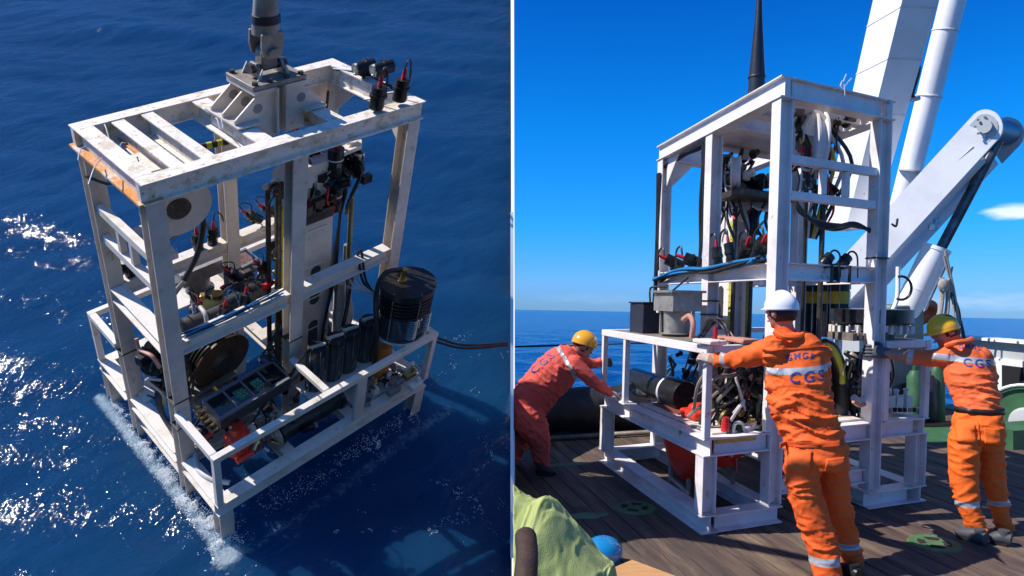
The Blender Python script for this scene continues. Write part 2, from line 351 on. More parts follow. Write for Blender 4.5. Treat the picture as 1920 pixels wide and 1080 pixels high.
for (u, v, ru, rv, n) in ((395,700,60,60,900),(340,730,28,22,500),(370,760,50,14,900),(405,800,20,60,500),(480,830,70,70,700),(430,700,30,60,500),(520,850,60,60,300),
                          (620,1020,60,18,500),(680,990,60,20,600),(860,1000,60,50,500),(900,940,50,40,350),(840,920,50,30,350),(830,870,40,25,300),(890,860,60,60,400),(760,700,60,40,350),(870,700,60,60,350),
                          (560,560,70,40,250),(640,520,40,60,250),(840,640,60,30,250),(240,800,50,60,250),(110,660,30,6,60),(770,1040,60,20,350),(915,1040,40,30,250),(690,880,60,40,200)):
    m_ = 0
    for k in range(n*4):
        q = lw(random.gauss(u, ru*.6), random.gauss(v, rv*.6))
        if noise.noise((q.x*5.5+u, q.y*5.5, 9.)) > .28 and noise.noise((q.x*26, q.y*26, 3.)) > .05:
            fleck((q.x, q.y, WATER_Z+.012), random.choice((.002,.0025,.003,.0045))); m_ += 1
        if m_ > n: break
FV = np.array(fm).reshape(-1,3); nfk = len(fm); base_f = np.array([(0,1,4),(1,2,4),(2,3,4),(3,0,4),(1,0,5),(2,1,5),(3,2,5),(0,3,5)])
FF = (np.arange(nfk)[:,None,None]*6 + base_f[None]).reshape(-1,3)
hz = .046*sample(h1, 19., (FV@np.array(SL)[:3,:3].T+np.array(SL)[:3,3]-np.array(p0))@np.array(e1), (FV@np.array(SL)[:3,:3].T+np.array(SL)[:3,3]-np.array(p0))@np.array(e2)); FV[:,2] += hz
me = fast_mesh('sea_foam_glints', FV, FF, mat('white_foam_glint', (.85,.88,.9), .6)); o = bpy.data.objects.new('sea_foam_glints', me); COL.objects.link(o); o.matrix_world = SL; struct(o, 'white foam flecks and painted sun glints on the sea round the lander', 'stuff')
# white border board along the edge of that sea
b = B(); bs = []
for t in np.linspace(-1.0, span+1.5, 14):
    c = p0 + e1*a_edge + e2*t; d = (RC.transposed() @ c).z
    for sx, dz in ((-3.0, .2), (3.0, .2), (3.0, -.3), (-3.0, -.3)):
        bs.append(c + e1*(sx/FPX*d/cosx) + nS*dz)
b.add(bs, [(i*4+j, i*4+(j+1)%4, i*4+4+(j+1)%4, i*4+4+j) for i in range(13) for j in range(4)] + [(3,2,1,0), (52,53,54,55)])
for i in range(13):      # dark sides, white top
    for j in (1, 2, 3): b.mi[i*4+j] = 1
BWH, BDK = mat('border_white', (.85,.85,.85), .6), mat('border_dark_side', (.015,.016,.02), .8)
struct(b.build('border_board', [BWH, BDK]), 'narrow white border board between the two places')
# upright panel added in line with the border board, sized to shade the deck
b = B(); up_ = SR.col[2].to_3d(); bs = []
for d, h0, h1_ in ((4.75, -.1, 1.5), (5.0, -.1, 2.3), (6.2, -.1, 2.3), (6.35, -.1, .75), (7.2, -.1, .7)):
    g0 = onplane(SR, 960, 960, 0); q = SRi @ px(960, 700, d); 
    for sx, zz in ((-2.9, h1_), (2.9, h1_), (2.9, h0), (-2.9, h0)):
        q1 = SRi @ px(960+sx, 700, d); q1.z = zz; p1 = SR @ q1
        c1 = RC.transposed() @ p1; c1.x = sx/FPX*c1.z; bs.append(RC @ c1)
b.add(bs, [(i*4+j, i*4+(j+1)%4, i*4+4+(j+1)%4, i*4+4+j) for i in range(4) for j in range(4)] + [(3,2,1,0), (16,17,18,19)])
struct(b.build('border_board', mat('border_white', (.85,.85,.85), .6)), 'upright white border panel added to shade the deck')
# sea of the right place
SEAZ = -5.2
cutn = (RC @ v3(1, 0, -3/FPX))                   # plane through the border board: right place lies on its positive side
rows = []
cl = (RC @ v3(3/FPX, 0, 1)); cl.z = 0; cl.normalize()
dist = np.concatenate([np.linspace(6, 60, 260)**1.0, 60*(1.028**np.arange(1, 200))]); ncol = 200
c_ang = math.atan2(cl.x, cl.y); ang = c_ang + np.linspace(0, 1.0, ncol)
DD, AN = np.meshgrid(dist, ang, indexing='ij'); X = DD*np.sin(AN); Y = DD*np.cos(AN)
h3 = fft_sea(60., 512, 1.2, .35, 6, 2.4, 1.5, 11)
amp = np.clip(1-DD/300, 0, 1)*.16
V = np.stack([X, Y, SEAZ + amp*sample(h3, 60., X, Y)], -1).reshape(-1,3)
nr = len(dist); idx = np.arange(nr*ncol).reshape(nr, ncol)
F4b = np.stack([idx[:-1,:-1], idx[1:,:-1], idx[1:,1:], idx[:-1,1:]], -1).reshape(-1,4)
SEA2 = water_mat('open_sea_water', (.0008,.040,.18), .16, ((.35,1,.9,(1,1,1)), (1.6,1,.2,(1,1,1))))
SEA2.node_tree.nodes['Principled BSDF'].inputs['Specular IOR Level'].default_value = .28
me = fast_mesh('open_sea_surface', V, F4b, SEA2)
o = bpy.data.objects.new('open_sea', me); COL.objects.link(o); struct(o, 'open blue sea reaching the horizon behind the deck')
def clip(o, off=0.0):
    """keep only what lies on the right of the border board"""
    me = o.data; bm = bmesh.new(); bm.from_mesh(me); Mi = (o.matrix_world if o.parent is None else o.parent.matrix_world @ o.matrix_basis)
    bm.transform(Mi)
    r = bmesh.ops.bisect_plane(bm, geom=bm.verts[:]+bm.edges[:]+bm.faces[:], plane_co=(0,0,0), plane_no=cutn, clear_inner=True)
    ed = [e for e in r['geom_cut'] if isinstance(e, bmesh.types.BMEdge)]
    if ed: bmesh.ops.holes_fill(bm, edges=ed, sides=0)
    bm.transform(Mi.inverted()); bm.to_mesh(me); bm.free(); me.update()
# ------------------------------------------------------------------ ship deck
deck = empty('deck', SR); struct(deck, 'weathered brown wooden deck of the ship')
def dk(x, y, z=0): return SR @ v3(x, y, z)
WOODS = [mat('deck_plank_%s' % n_, c1, .75, col2=c2, nscale=3.2, stretch=(.5,3.5,6), nlo=.42, nhi=.6, col3=c3, n3=1.7, lo3=.5, hi3=.68, bump=.5, bscale=14)
         for n_, c1, c2, c3 in (('brown', (.112,.076,.058), (.062,.040,.034), (.23,.165,.105)), ('umber', (.092,.062,.050), (.055,.040,.034), (.20,.14,.095)),
                                ('tan', (.135,.10,.07), (.08,.058,.044), (.26,.195,.125)))]
def deck_span(yy):
    return -5.0, 3.62
pw = .148
pb = B(); pb.box((0,0,-.02), (1, pw-.008, .04)); 
ncols_ = 0
yy = 4.2; rows_p = []
while yy > -4.55:
    rows_p.append(yy); yy -= pw
def inside(p): return cutn.dot(p) > 0
k = 0
for r_, yy in enumerate(rows_p):
    x0, x1 = deck_span(yy)
    # two or three lengths butted end to end
    cuts = [x0] + sorted([x0 + (r_*1.37 % 2.9)+1.2, x0 + (r_*1.37 % 2.9)+5.2, x0+(r_*1.37 % 2.9)+9.2]) + [x1]
    for a, c in zip(cuts[:-1], cuts[1:]):
        if c > x1: c = x1
        if c-a < .1: continue
        A0, C0 = dk(a, yy), dk(c, yy)
        if not inside(A0) and not inside(C0): continue
        # skip what lies behind the picture's viewpoint or far outside
        if max((RC.transposed() @ A0).z, (RC.transposed() @ C0).z) < 1.5: continue
        bb = B(SR); bb.box(((a+c)/2, yy, -.02+random.uniform(-.0015,.0015)), (c-a-.006, pw-.010, .04))
        o = bb.build('plank', WOODS[k*7 % 3], deck)
        if not (inside(A0) and inside(C0)) or not inside(dk(a, yy+pw)) or not inside(dk(c, yy-pw)) or not inside(dk(c, yy+pw)) or not inside(dk(a, yy-pw)): clip(o)
        k += 1
bb = B(SR); bb.box((-.7, -.18, -.07), (8.6, 9.0, .05)); o = bb.build('deck_underlay', mat('deck_tar', (.02,.018,.018), .9), deck); clip(o)
bb = B(SR); bb.box((-.7, -.18, -3.6), (8.6, 9.0, 6.9)); o = bb.build('hull_side', mat('hull_paint', (.05,.07,.06), .6), deck); clip(o)
# ------------------------------------------------------------------ the lander: frame
PAINTS = dict(L=(WHITE, DIRTY, CREAM), R=(WHITER, WHITER, WHITER))
def frame(D, T, kind, root):
    W_, DI, CR = PAINTS[kind]
    L, W, b1, b2, zd, zr, zm, H = (D[k] for k in ('L','W','b1','b2','zd','zr','zm','H'))
    X, Y, Z = v3(1,0,0), v3(0,1,0), v3(0,0,1); pw = .115; top = .15; fl = .115; e = .003
    def bm_(name, p, q, w, h, up, m, prof='I', tw=.012, tf=.010):
        b = B(T); b.beam(p, q, w, h, up, prof, tf, tw); return b.build(name, m, root)
    # tower posts: four corners and two mid posts
    for x in (pw/2+.015, L-pw/2-.015):
        for y in (pw/2+.012, W-pw/2-.012): bm_('post', (x,y,.14 if kind == 'R' else -.14), (x,y,H-top-e), pw, pw, Y, W_)
    for y in (pw/2+.012, W-pw/2-.012): bm_('post', (L*.5,y,.14), (L*.5,y,H-top-e), pw, pw, Y, W_)
    # top frame
    zt = H-top/2
    bm_('top_beam', (0,fl/2,zt), (L,fl/2,zt), fl, top, Z, DI, tw=.05)
    bm_('top_beam', (0,W-fl/2,zt), (L,W-fl/2,zt), fl, top, Z, DI, tw=.05)
    bm_('top_beam', (fl/2,fl+e,zt), (fl/2,W-fl-e,zt), fl, top, Z, DI, tw=.05)
    bm_('top_beam', (L-fl/2,fl+e,zt), (L-fl/2,W-fl-e,zt), fl, top, Z, DI, tw=.05)
    if kind == 'L':
        b = B(T); b.box((fl/2-.008, W/2, H-top+.006), (fl+.03, W*.985, .016)); b.build('bottom_flange', RUSTW, root)
        b = B(T); b.box((.27, W*.62, H-top+.022), (.06, W*.5, .006)); b.build('rusty_flange', RUSTW, root)
    for x in (.27, .47):
        bm_('cross_beam', (x,fl+e,zt-.002), (x,W-fl-e,zt-.002), .085, top-.01, Z, DI, tw=.02)
    for x in (.86, 1.42):
        bm_('cross_beam', (x,fl+e,zt-.002), (x,W-fl-e,zt-.002), .12, top-.01, Z, DI, tw=.02)
    # gussets at the far end
    for y in (W-.07,):
        b = B(T); b.prism([(L-.14,y,H-top-.004), (L-.14,y,H-top-.28), (L-.40,y,H-top-.004)], (0,.012,0)); b.build('gusset_plate', W_, root)
        b = B(T); b.prism([(L-.07,y-.07,H-top-.004), (L-.07,y-.07,H-top-.28), (L-.07,y-.34,H-top-.004)], (.012,0,0)); b.build('gusset_plate', W_, root)
    b = B(T); b.prism([(L-.07,.14,H-top-.004), (L-.07,.14,H-top-.28), (L-.07,.40,H-top-.004)], (.012,0,0)); b.build('gusset_plate', W_, root)
    # mid-height beams
    hm = .125; zc = zm-hm/2
    for y in (pw/2+.012, W-pw/2-.012):
        for a, c in ((pw+.02, L/2-pw/2-e), (L/2+pw/2+e, L-pw-.02)): bm_('middle_beam', (a,y,zc), (c,y,zc), .11, hm, Z, CR)
    for x in (pw/2+.015,):
        bm_('middle_beam', (x,pw+.02,zc), (x,W-pw-.02,zc), .11, hm, Z, CR)
    # two rails and their uprights on the end face
    for dz in (.78, .52):
        z = zm+dz-.03
        bm_('end_rail', (pw/2,pw+.02,z), (pw/2,W-pw-.02,z), .055, .06, Z, CR, 'C', tw=.01)
    for y in ((.45,.66) if kind == 'L' else (.42,.64)):
        b = B(T); z0, z1 = zm+.525, zm+.715; b.box((pw/2, y, (z0+z1)/2), (.045,.045,z1-z0)); b.build('end_upright', W_, root)
    # deck level frame (wider than the tower) and skids
    hd = .13; zc = zd-hd/2; sk = -.28 if kind == 'L' else 0; y0, y1 = -b1, W+b2; wb = .115
    bm_('base_beam', (0,y0+wb/2,zc), (L,y0+wb/2,zc), wb, hd, Z, CR)
    bm_('base_beam', (0,y1-wb/2,zc), (L,y1-wb/2,zc), wb, hd, Z, CR)
    segs = [(y0+wb+e, -e), (pw+.02, W-pw-.02), (W+e, y1-wb-e)]
    for a, c in segs:
        bm_('base_beam', (wb/2,a,zc), (wb/2,c,zc), wb, hd, Z, CR)
        bm_('base_beam', (L-wb/2,a,zc), (L-wb/2,c,zc), wb, hd, Z, CR)
    for x in (L*.33, L*.62):
        bm_('floor_beam', (x,y0+wb+e,zc), (x,y1-wb-e,zc), .10, .10, Z, W_)
    for y in (pw/2+.012, W-pw/2-.012): 
        bm_('floor_beam', (wb+e,y,zc-.016), (L*.33-.055,y,zc-.016), .09, .09, Z, W_)
        bm_('floor_beam', (L*.62+.055,y,zc-.016), (L-wb-e,y,zc-.016), .09, .09, Z, W_)
    for x in (pw/2+.01, L-pw/2-.01):
        for y in (y0+pw/2+.005, y1-pw/2-.005): bm_('leg', (x,y,.14+sk), (x,y,zd-hd-e), pw, pw, Y, W_)
    for y in (y0, y1):
        s = 1 if y == y0 else -1
        bm_('skid', (0,y+s*.07,.068+sk), (L,y+s*.07,.068+sk), .14, .13, Z, W_)
    for a, c in ((y0+.145, .13), (W-.13, y1-.145)):
        bm_('skid', (.07,a,.068+sk), (.07,c,.068+sk), .14, .125, Z, W_); bm_('skid', (L-.07,a,.068+sk), (L-.07,c,.068+sk), .14, .125, Z, W_)
    for y in (.07, W-.07): bm_('skid', (.145,y,.068+sk), (L-.145,y,.068+sk), .13, .12, Z, W_)
    bm_('lower_rail', (.08,pw+.03,.26), (.08,W-pw-.03,.26), .10, .11, Z, W_)
    # guard rail round the wider base
    r = .058
    for y in (y0+r/2, y1-r/2):
        b = B(T); b.box((L/2,y,zr-r/2), (L,r,r)); b.build('guard_rail', CR, root, bevel=.004)
        xs = (r/2, L-r/2) if kind == 'L' and y < 0 else (r/2, L*.72 if y > 0 else L*.5, L-r/2)
        for x in xs:
            b = B(T); b.box((x,y,(zd+zr-r)/2), (r-.006,r-.006,zr-r-zd-.004)); b.build('guard_rail_upright', CR, root, bevel=.004)
    for x in (r/2, L-r/2):
        for a, c in ((y0+r+e, .006), (W-.006, y1-r-e)):
            b = B(T); b.box((x,(a+c)/2,zr-r/2), (r,c-a,r)); b.build('guard_rail', CR, root, bevel=.004)
    if kind == 'R':
        for y in (-.012, W+.012): 
            b = B(T); b.box((r/2,y,(zd+zr)/2-.03), (.05,.05,zr-zd-.07)); b.build('guard_rail_upright', W_, root)
RL = thing('seabed_drilling_lander', 'white steel drilling lander half lowered into the dark blue sea', 'drilling lander', SL, 'white drilling landers')
RR = thing('seabed_drilling_lander', 'white steel drilling lander standing on the wooden deck among workers', 'drilling lander', SR, 'white drilling landers')
frame(DL, TL, 'L', RL); frame(DR, TR, 'R', RR)
# ------------------------------------------------------------------ the lander: equipment
def at(T, u, v, ax, val):
    """own coordinates of the point a sight line reaches in the plane (axis ax = val) of frame T"""
    Ti = T.inverted(); o = Ti @ v3(0,0,0); d = Ti.to_3x3() @ px(u, v, 1)
    return o + d*((val-o[ax])/d[ax])
def pod(T, p, ax, root, r=.045, l=.17, name='camera_pod', red=True, lens=False, m=BLACK):
    p, ax = Vector(p), Vector(ax).normalized(); b = B(T)
    b.lathe(p-ax*l/2, ax, [(0,r*.8),(.01,r*.95),(l*.55,r*.95),(l*.55,r*1.12),(l*.68,r*1.12),(l*.68,r),(l,r),(l,r*.5)], 16)
    b.box(p-v3(0,0,r*.9), (r*1.3,r*1.3,r*.7)); o = b.build(name, m, root)
    if red: c = B(T); c.lathe(p+ax*l/2, ax, [(0,r*.34),(r*1.1,r*.30),(r*1.5,r*.18)], 10); c.build('connector', RED, o)
    if lens: c = B(T); c.lathe(p-ax*(l/2+.001), -ax, [(0,r*.9),(.006,r*.86),(.006,r*.6),(.001,r*.55)], 18); c.build('lens_ring', STEEL, o); c = B(T); c.cyl(p-ax*(l/2-.002), p-ax*(l/2+.006), r*.58, 16); c.build('lens', mat('lamp_lens', (.30,.34,.30), .1, col2=(.15,.17,.15), nscale=60, coat=1.), o)
    return o
def canister(T, p, r, h, root, up=v3(0,0,1), win=True, fins=False, cap=BLACK, band=None):
    """pressure canister: base flange, clear wall, tie rods, lid, handle"""
    p = Vector(p); b = B(T); b.lathe(p, up, [(0,r*1.08),(.02,r*1.08),(.02,r),(h*.42,r),(h*.42,r*1.05),(h*.47,r*1.05),(h*.47,r),(h*.86,r)], 24); o = b.build('canister', GLASS if win else BLACK, root)
    c = B(T)
    if fins: c.lathe(p, up, [(h*.5,r*1.0)]+[q for i in range(5) for q in ((h*(.52+i*.07),r*1.10),(h*(.55+i*.07),r*1.10),(h*(.55+i*.07),r*1.0),(h*(.585+i*.07),r*1.0))]+[(h*.88,r*1.12),(h,r*1.12),(h,r*.2)], 36)
    else: c.lathe(p, up, [(h*.86,r*1.0),(h*.86,r*1.10),(h,r*1.10),(h,r*.3)], 24)
    lid = c.build('lid', cap, o)
    if band: c = B(T); c.lathe(p, up, [(h*.60,r*1.03),(h*.60,r*1.07),(h*.82,r*1.07),(h*.82,r*1.03)], 24); c.build('band', band, o)
    for i in range(6):
        a = math.pi/3*i+.3; q = p+v3(math.cos(a)*r*1.07, math.sin(a)*r*1.07, 0)
        c = B(T); c.cyl(q+v3(0,0,.01), q+v3(0,0,h*1.03), .004+r*.012, 6); c.build('tie_rod', STEEL, o)
    return o
def ptube(T, p, q, r, root, name, m, n=14): b = B(T); b.cyl(p, q, r, n); return b.build(name, m, root)
_BM = {}
def bolts(T, pts, r, h, root, m=STEEL, up=v3(0,0,1)):
    """hexagon heads one by one, sharing one mesh"""
    M = INV[root.name] @ T; up = (M.to_3x3() @ Vector(up)).normalized(); key = (round(r,4), round(h,4), m.name)
    if key not in _BM:
        b = B(); b.cyl((0,0,0), (0,0,h), r, 6); o = b.build('bolt', m, root); _BM[key] = o.data; bpy.data.objects.remove(o)
    for p in pts:
        o = bpy.data.objects.new('bolt', _BM[key]); COL.objects.link(o); o.parent = root
        o.matrix_local = Matrix.Translation(M @ Vector(p)) @ up.to_track_quat('Z','Y').to_matrix().to_4x4()
def sheave(T, c, ax, r, root):
    b = B(T); c, ax = Vector(c), Vector(ax).normalized()
    b.lathe(c-ax*.045, ax, [(0,r*.3),(0,r),(.015,r),(.03,r*.88),(.06,r*.88),(.075,r),(.09,r),(.09,r*.3)], 40); o = b.build('sheave', WHITE, root)
    b = B(T); b.lathe(c-ax*.06, ax, [(0,r*.12),(0,r*.36),(.12,r*.36),(.12,r*.12)], 20); b.build('hub', DSTEEL, o); return o
def jbox(T, c, ux, uy, root, nwin=4, th=.11, boards=True):
    """flat electronics box with bolted frame and windows; ux, uy half-extent vectors of the top face"""
    c, ux, uy = Vector(c), Vector(ux), Vector(uy); n = ux.cross(uy).normalized()
    if n.z < 0: n = -n
    b = B(T); b.prism([c-ux-uy-n*th, c+ux-uy-n*th, c+ux+uy-n*th, c-ux+uy-n*th], n*th); o = b.build('electronics_box', mat('grey_box_metal', (.07,.075,.08), .35, .6, col2=(.12,.12,.12), nscale=20), root, bevel=.003)
    b = B(T); e1_, e2_ = ux.normalized(), uy.normalized(); lx, ly = ux.length, uy.length
    def rect(cx, cy, hx, hy, z0, z1, bb): bb.prism([c+e1_*(cx-hx)+e2_*(cy-hy)+n*z0, c+e1_*(cx+hx)+e2_*(cy-hy)+n*z0, c+e1_*(cx+hx)+e2_*(cy+hy)+n*z0, c+e1_*(cx-hx)+e2_*(cy+hy)+n*z0], n*(z1-z0))
    gap = lx*.05; wx = (2*lx-gap*(nwin+1))/nwin/2
    for sy in (-1, 1): rect(0, sy*ly*.88, lx, ly*.12, .001, .012, b)
    for i in range(nwin+1): rect(-lx+gap/2+i*(2*wx+gap), 0, gap/2, ly*.76, .001, .012, b)
    b.build('cover_frame', mat('anodised_grey', (.25,.26,.27), .4, .7), o)
    for i in range(nwin):
        cx = -lx+gap+wx+i*(2*wx+gap); w = B(T); rect(cx, 0, wx*.98, ly*.75, .001, .006, w); w.build('window', DGLASS, o)
        if boards and i in (1, 2):
            w = B(T); rect(cx+wx*.15, ly*.1, wx*.62, ly*.42, .0065, .009, w); w.build('circuit_board', PCB, o)
            w = B(T)
            for k in range(9): rect(cx+wx*(-.4+.13*k), ly*(.1+.22*((k%3)-1)), wx*.05, ly*.06, .009, .014, w)
            w.build('chips', mat('chips', (.3,.32,.3), .4), o)
    pts = [c+e1_*(-lx*.97+2*lx*.97*i/13)+e2_*s*ly*.9+n*.012 for i in range(14) for s in (-1,1)] + [c+e1_*s*lx*.96+e2_*(-ly*.8+1.6*ly*i/5)+n*.012 for i in range(6) for s in (-1,1)]
    bolts(T, pts, .007, .006, o, STEEL, n)
    return o
def mast(T, D, root, x, y, z0, z1, kind):
    """slotted white drill mast with rails, tape scale and rotary head"""
    b = B(T); w0, w1 = .20, .15
    b.prism([(x-w0,y-.10,z0),(x+w0,y-.10,z0),(x+w1,y-.10,z1),(x-w1,y-.10,z1)], (0,.014,0))
    b.prism([(x-w0,y+.10,z0),(x+w0,y+.10,z0),(x+w1,y+.10,z1),(x-w1,y+.10,z1)], (0,-.014,0))
    b.prism([(x-w0,y-.085,z0),(x-w0,y+.085,z0),(x-w1,y+.085,z1),(x-w1,y-.085,z1)], (.014,0,0))
    b.prism([(x+w0-.014,y-.085,z0),(x+w0-.014,y+.085,z0),(x+w1-.014,y+.085,z1),(x+w1-.014,y-.085,z1)], (.014,0,0))
    o = b.build('drill_mast', WHITE, root)
    # rounded slots as dark plates, the shade inside painted as their colour
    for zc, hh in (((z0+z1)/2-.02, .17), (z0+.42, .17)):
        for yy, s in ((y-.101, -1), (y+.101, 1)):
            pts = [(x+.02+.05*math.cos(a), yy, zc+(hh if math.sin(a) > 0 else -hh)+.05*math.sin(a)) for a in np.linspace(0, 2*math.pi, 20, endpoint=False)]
            w = B(T); w.prism(pts, (0, s*.003, 0)); w.build('slot', mat('slot_shade', (.04,.04,.045), .6), o)
    return o
def mast_gear(T, D, root, x, y, z0, z1, kind):
    # guide rods with yellow scale tape on the side nearest the end face
    for dx, dy in ((-.27,-.03),(-.25,.15)):
        ptube(T, (x+dx-.03,y+dy,z0-.1), (x+dx-.03,y+dy,z1-.05), .022, root, 'guide_rod', DSTEEL)
    b = B(T); b.beam((x-.21,y+.06,z0-.1),(x-.21,y+.06,z1-.1), .05, .09, v3(0,1,0), 'C'); b.build('guide_channel', WHITE, root)
    for xx, yy in ((-.248,-.04), (-.205,.13)):
        b = B(T); b.box((x+xx,y+yy,(z0+z1)/2-.1), (.056,.014,z1-z0-.15)); tp = b.build('scale_tape', YELLOW, root)
        b = B(T)
        for k in range(int((z1-z0-.2)/.06)): b.box((x+xx+.008,y+yy,z0+.03+k*.06), (.02,.017,.006))
        b.build('tape_marks', TAPEK, tp)
    # rotary head, motors and chain cases at the top
    b = B(T); b.box((x-.02,y,z1+.05), (.30,.24,.20)); b.build('head_housing', WHITE, root, bevel=.008)
    b = B(T); b.prism([(x+.1,y-.14,z1-.06),(x+.42,y-.10,z1-.06),(x+.47,y,z1-.06),(x+.42,y+.10,z1-.06),(x+.1,y+.14,z1-.06)], (0,0,.05)); b.build('chain_case', DSTEEL, root)
    b = B(T); b.prism([(x+.16,y-.11,z1+.13),(x+.42,y-.08,z1+.13),(x+.48,y,z1+.13),(x+.42,y+.08,z1+.13),(x+.16,y+.11,z1+.13)], (0,0,.035)); b.lathe((x+.38,y,z1+.165), (0,0,1), [(0,.05),(.03,.05),(.03,.02)], 14); b.build('sprocket_cover', CREAM, root)
    for q, (dx, dy, z, h, r) in enumerate(((.14,-.12,z1+.0,.24,.062),(.17,-.10,z1-.36,.24,.058),(.0,.17,z1+.02,.22,.06),(-.05,.12,z1+.2,.14,.05))):
        b = B(T); b.lathe((x+dx,y+dy,z), (0,0,1), [(0,r*.8),(.01,r),(h*.3,r),(h*.3,r*1.12),(h*.4,r*1.12),(h*.4,r),(h,r),(h,r*.4)], 20); m_ = b.build('motor', BLACK, root)
        b = B(T); b.lathe((x+dx,y+dy,z+h*.6), (0,0,1), [(0,r*1.02),(.012,r*1.02)], 20); b.build('strap', WIRE, m_)
        b = B(T); b.cyl((x+dx,y+dy,z+h), (x+dx,y+dy,z+h+.05), r*.3, 8); b.build('connector', RED, m_)
    for i in range(10):
        a = i/10*math.tau; b = B(T); b.box((x+.18+.15*math.cos(a), y+.12*math.sin(a), z1-.075), (.035,.03,.03)); b.build('gear_block', DSTEEL if i%3 else CAST, root)
    # hydraulic hoses hanging down the mast
    for i in range(9):
        dx = .12+.020*i; hose(T, [(x+.2,y-.10+.02*i,z1-.02),(x+.30,y-.08+.02*i,z1-.22),(x+.27,y-.06,z1-.5),(x+.20+.01*i,y-.14+.02*i,(z0+z1)/2),(x+dx,y-.12+.02*i,z0+.35),(x+dx+.03,y-.12,z0-.1)], .013, RUBBER, root)
    for i in range(3):
        ptube(T, (x+.36+.05*i,y+.02*i,z0-.1), (x+.34+.05*i,y+.02*i,z0+.75+.2*i), .022 if i else .03, root, 'hydraulic_tube', CAST if i else WHITE)
def cable_bundle(T, pts, m, root, n=4, r=.008, jit=.02, name='cable'):
    for i in range(n):
        q = [Vector(p)+v3(random.uniform(-jit,jit), random.uniform(-jit,jit), random.uniform(0,jit)) for p in pts]
        hose(T, q, r, m if not isinstance(m, list) else m[i % len(m)], root, name)
def reel(T, c, ax, r, w, root):
    c, ax = Vector(c), Vector(ax).normalized()
    b = B(T); b.lathe(c-ax*w/2, ax, [(0,.05),(0,r),(.02,r),(.02,r*.55),(w-.02,r*.55),(w-.02,r),(w,r),(w,.05)], 40); o = b.build('hose_reel', BROWN, root)
    b = B(T)
    for k in range(7): b.lathe(c-ax*(w/2-.03)+ax*(w-.06)*k/6, ax, [(-.012,r*.55),(-.008,r*.86),(.008,r*.86),(.012,r*.55)], 30)
    b.build('wound_hose', RUBBER, o)
    b = B(T); b.lathe(c-ax*(w/2+.05), ax, [(0,.02),(0,r*.34),(.05,r*.42),(.05,r*.1)], 24); h = b.build('hub', DSTEEL, o)
    bolts(T, [c-ax*(w/2+.052)+(ax.orthogonal().normalized()*math.cos(a)+ax.cross(ax.orthogonal().normalized())*math.sin(a))*r*.28 for a in np.linspace(0,math.tau,10,endpoint=False)], .012, .015, h, STEEL, -ax)
    return o
def hopper(T, p, root, s=1.0):
    p = Vector(p); b = B(T); b.lathe(p, v3(0,0,1), [(0,.10*s),(.015,.12*s),(.02,.09*s),(.16*s,.095*s)], 24); b.box(p+v3(0,0,.22*s), (.30*s,.22*s,.12*s)); b.box(p+v3(0,0,.288*s), (.34*s,.26*s,.015*s)); b.box(p+v3(.09*s,.08*s,.1*s), (.02,.02,.18*s)); b.box(p+v3(-.09*s,-.08*s,.1*s), (.02,.02,.18*s))
    o = b.build('metal_hopper', mat('greasy_grey_steel', (.36,.35,.33), .4, .3, col2=(.22,.20,.18), nscale=10, col3=(.12,.09,.06), n3=22, lo3=.6, hi3=.7), root)
    bolts(T, [p+v3(x*s,y*s,.295*s) for x in (-.15,-.05,.05,.15) for y in (-.11,.11)], .009, .012, o); return o
def lift_head(T, D, root):
    """gusseted white brackets on the top frame"""
    H = D['H']; xc, yc = 1.14, D['W']/2
    for s in (-1, 1):
        x0 = xc + s*.10
        bs = B(T); bs.box((xc+s*.115, yc, H+.215), (.17,.36,.03)); bs.build('bracket_top', WHITE, root)
        for yy in (-.165, -.007, .15):
            prof = [(xc+s*.035, yc+yy, H-.14), (xc+s*.035, yc+yy, H+.198), (xc+s*.17, yc+yy, H+.198), (xc+s*.34, yc+yy, H+.05), (xc+s*.34, yc+yy, H+.003), (xc+s*.2, yc+yy, H+.003), (xc+s*.2, yc+yy, H-.14)]
            b = B(T); b.prism(prof, (0,.014,0)); g = b.build('gusset', WHITE, root)
            b = B(T); q = v3(xc+s*.17, yc+yy, H+.10)
            b.cyl(q-v3(0,.002,0), q+v3(0,.016,0), .035, 18); b.build('lightening_hole', mat('hole_shade', (.22,.22,.22), .7), g)
        b = B(T); b.box((xc+s*.035, yc, H+.05), (.014,.40,.35)); b.build('bracket_web', WHITE, root)
        b = B(T); b.box((xc+s*.26, yc, H+.010), (.18,.44,.014)); b.build('bracket_foot', WHITE, root)
    o = None
    return v3(xc, yc, H+.232)
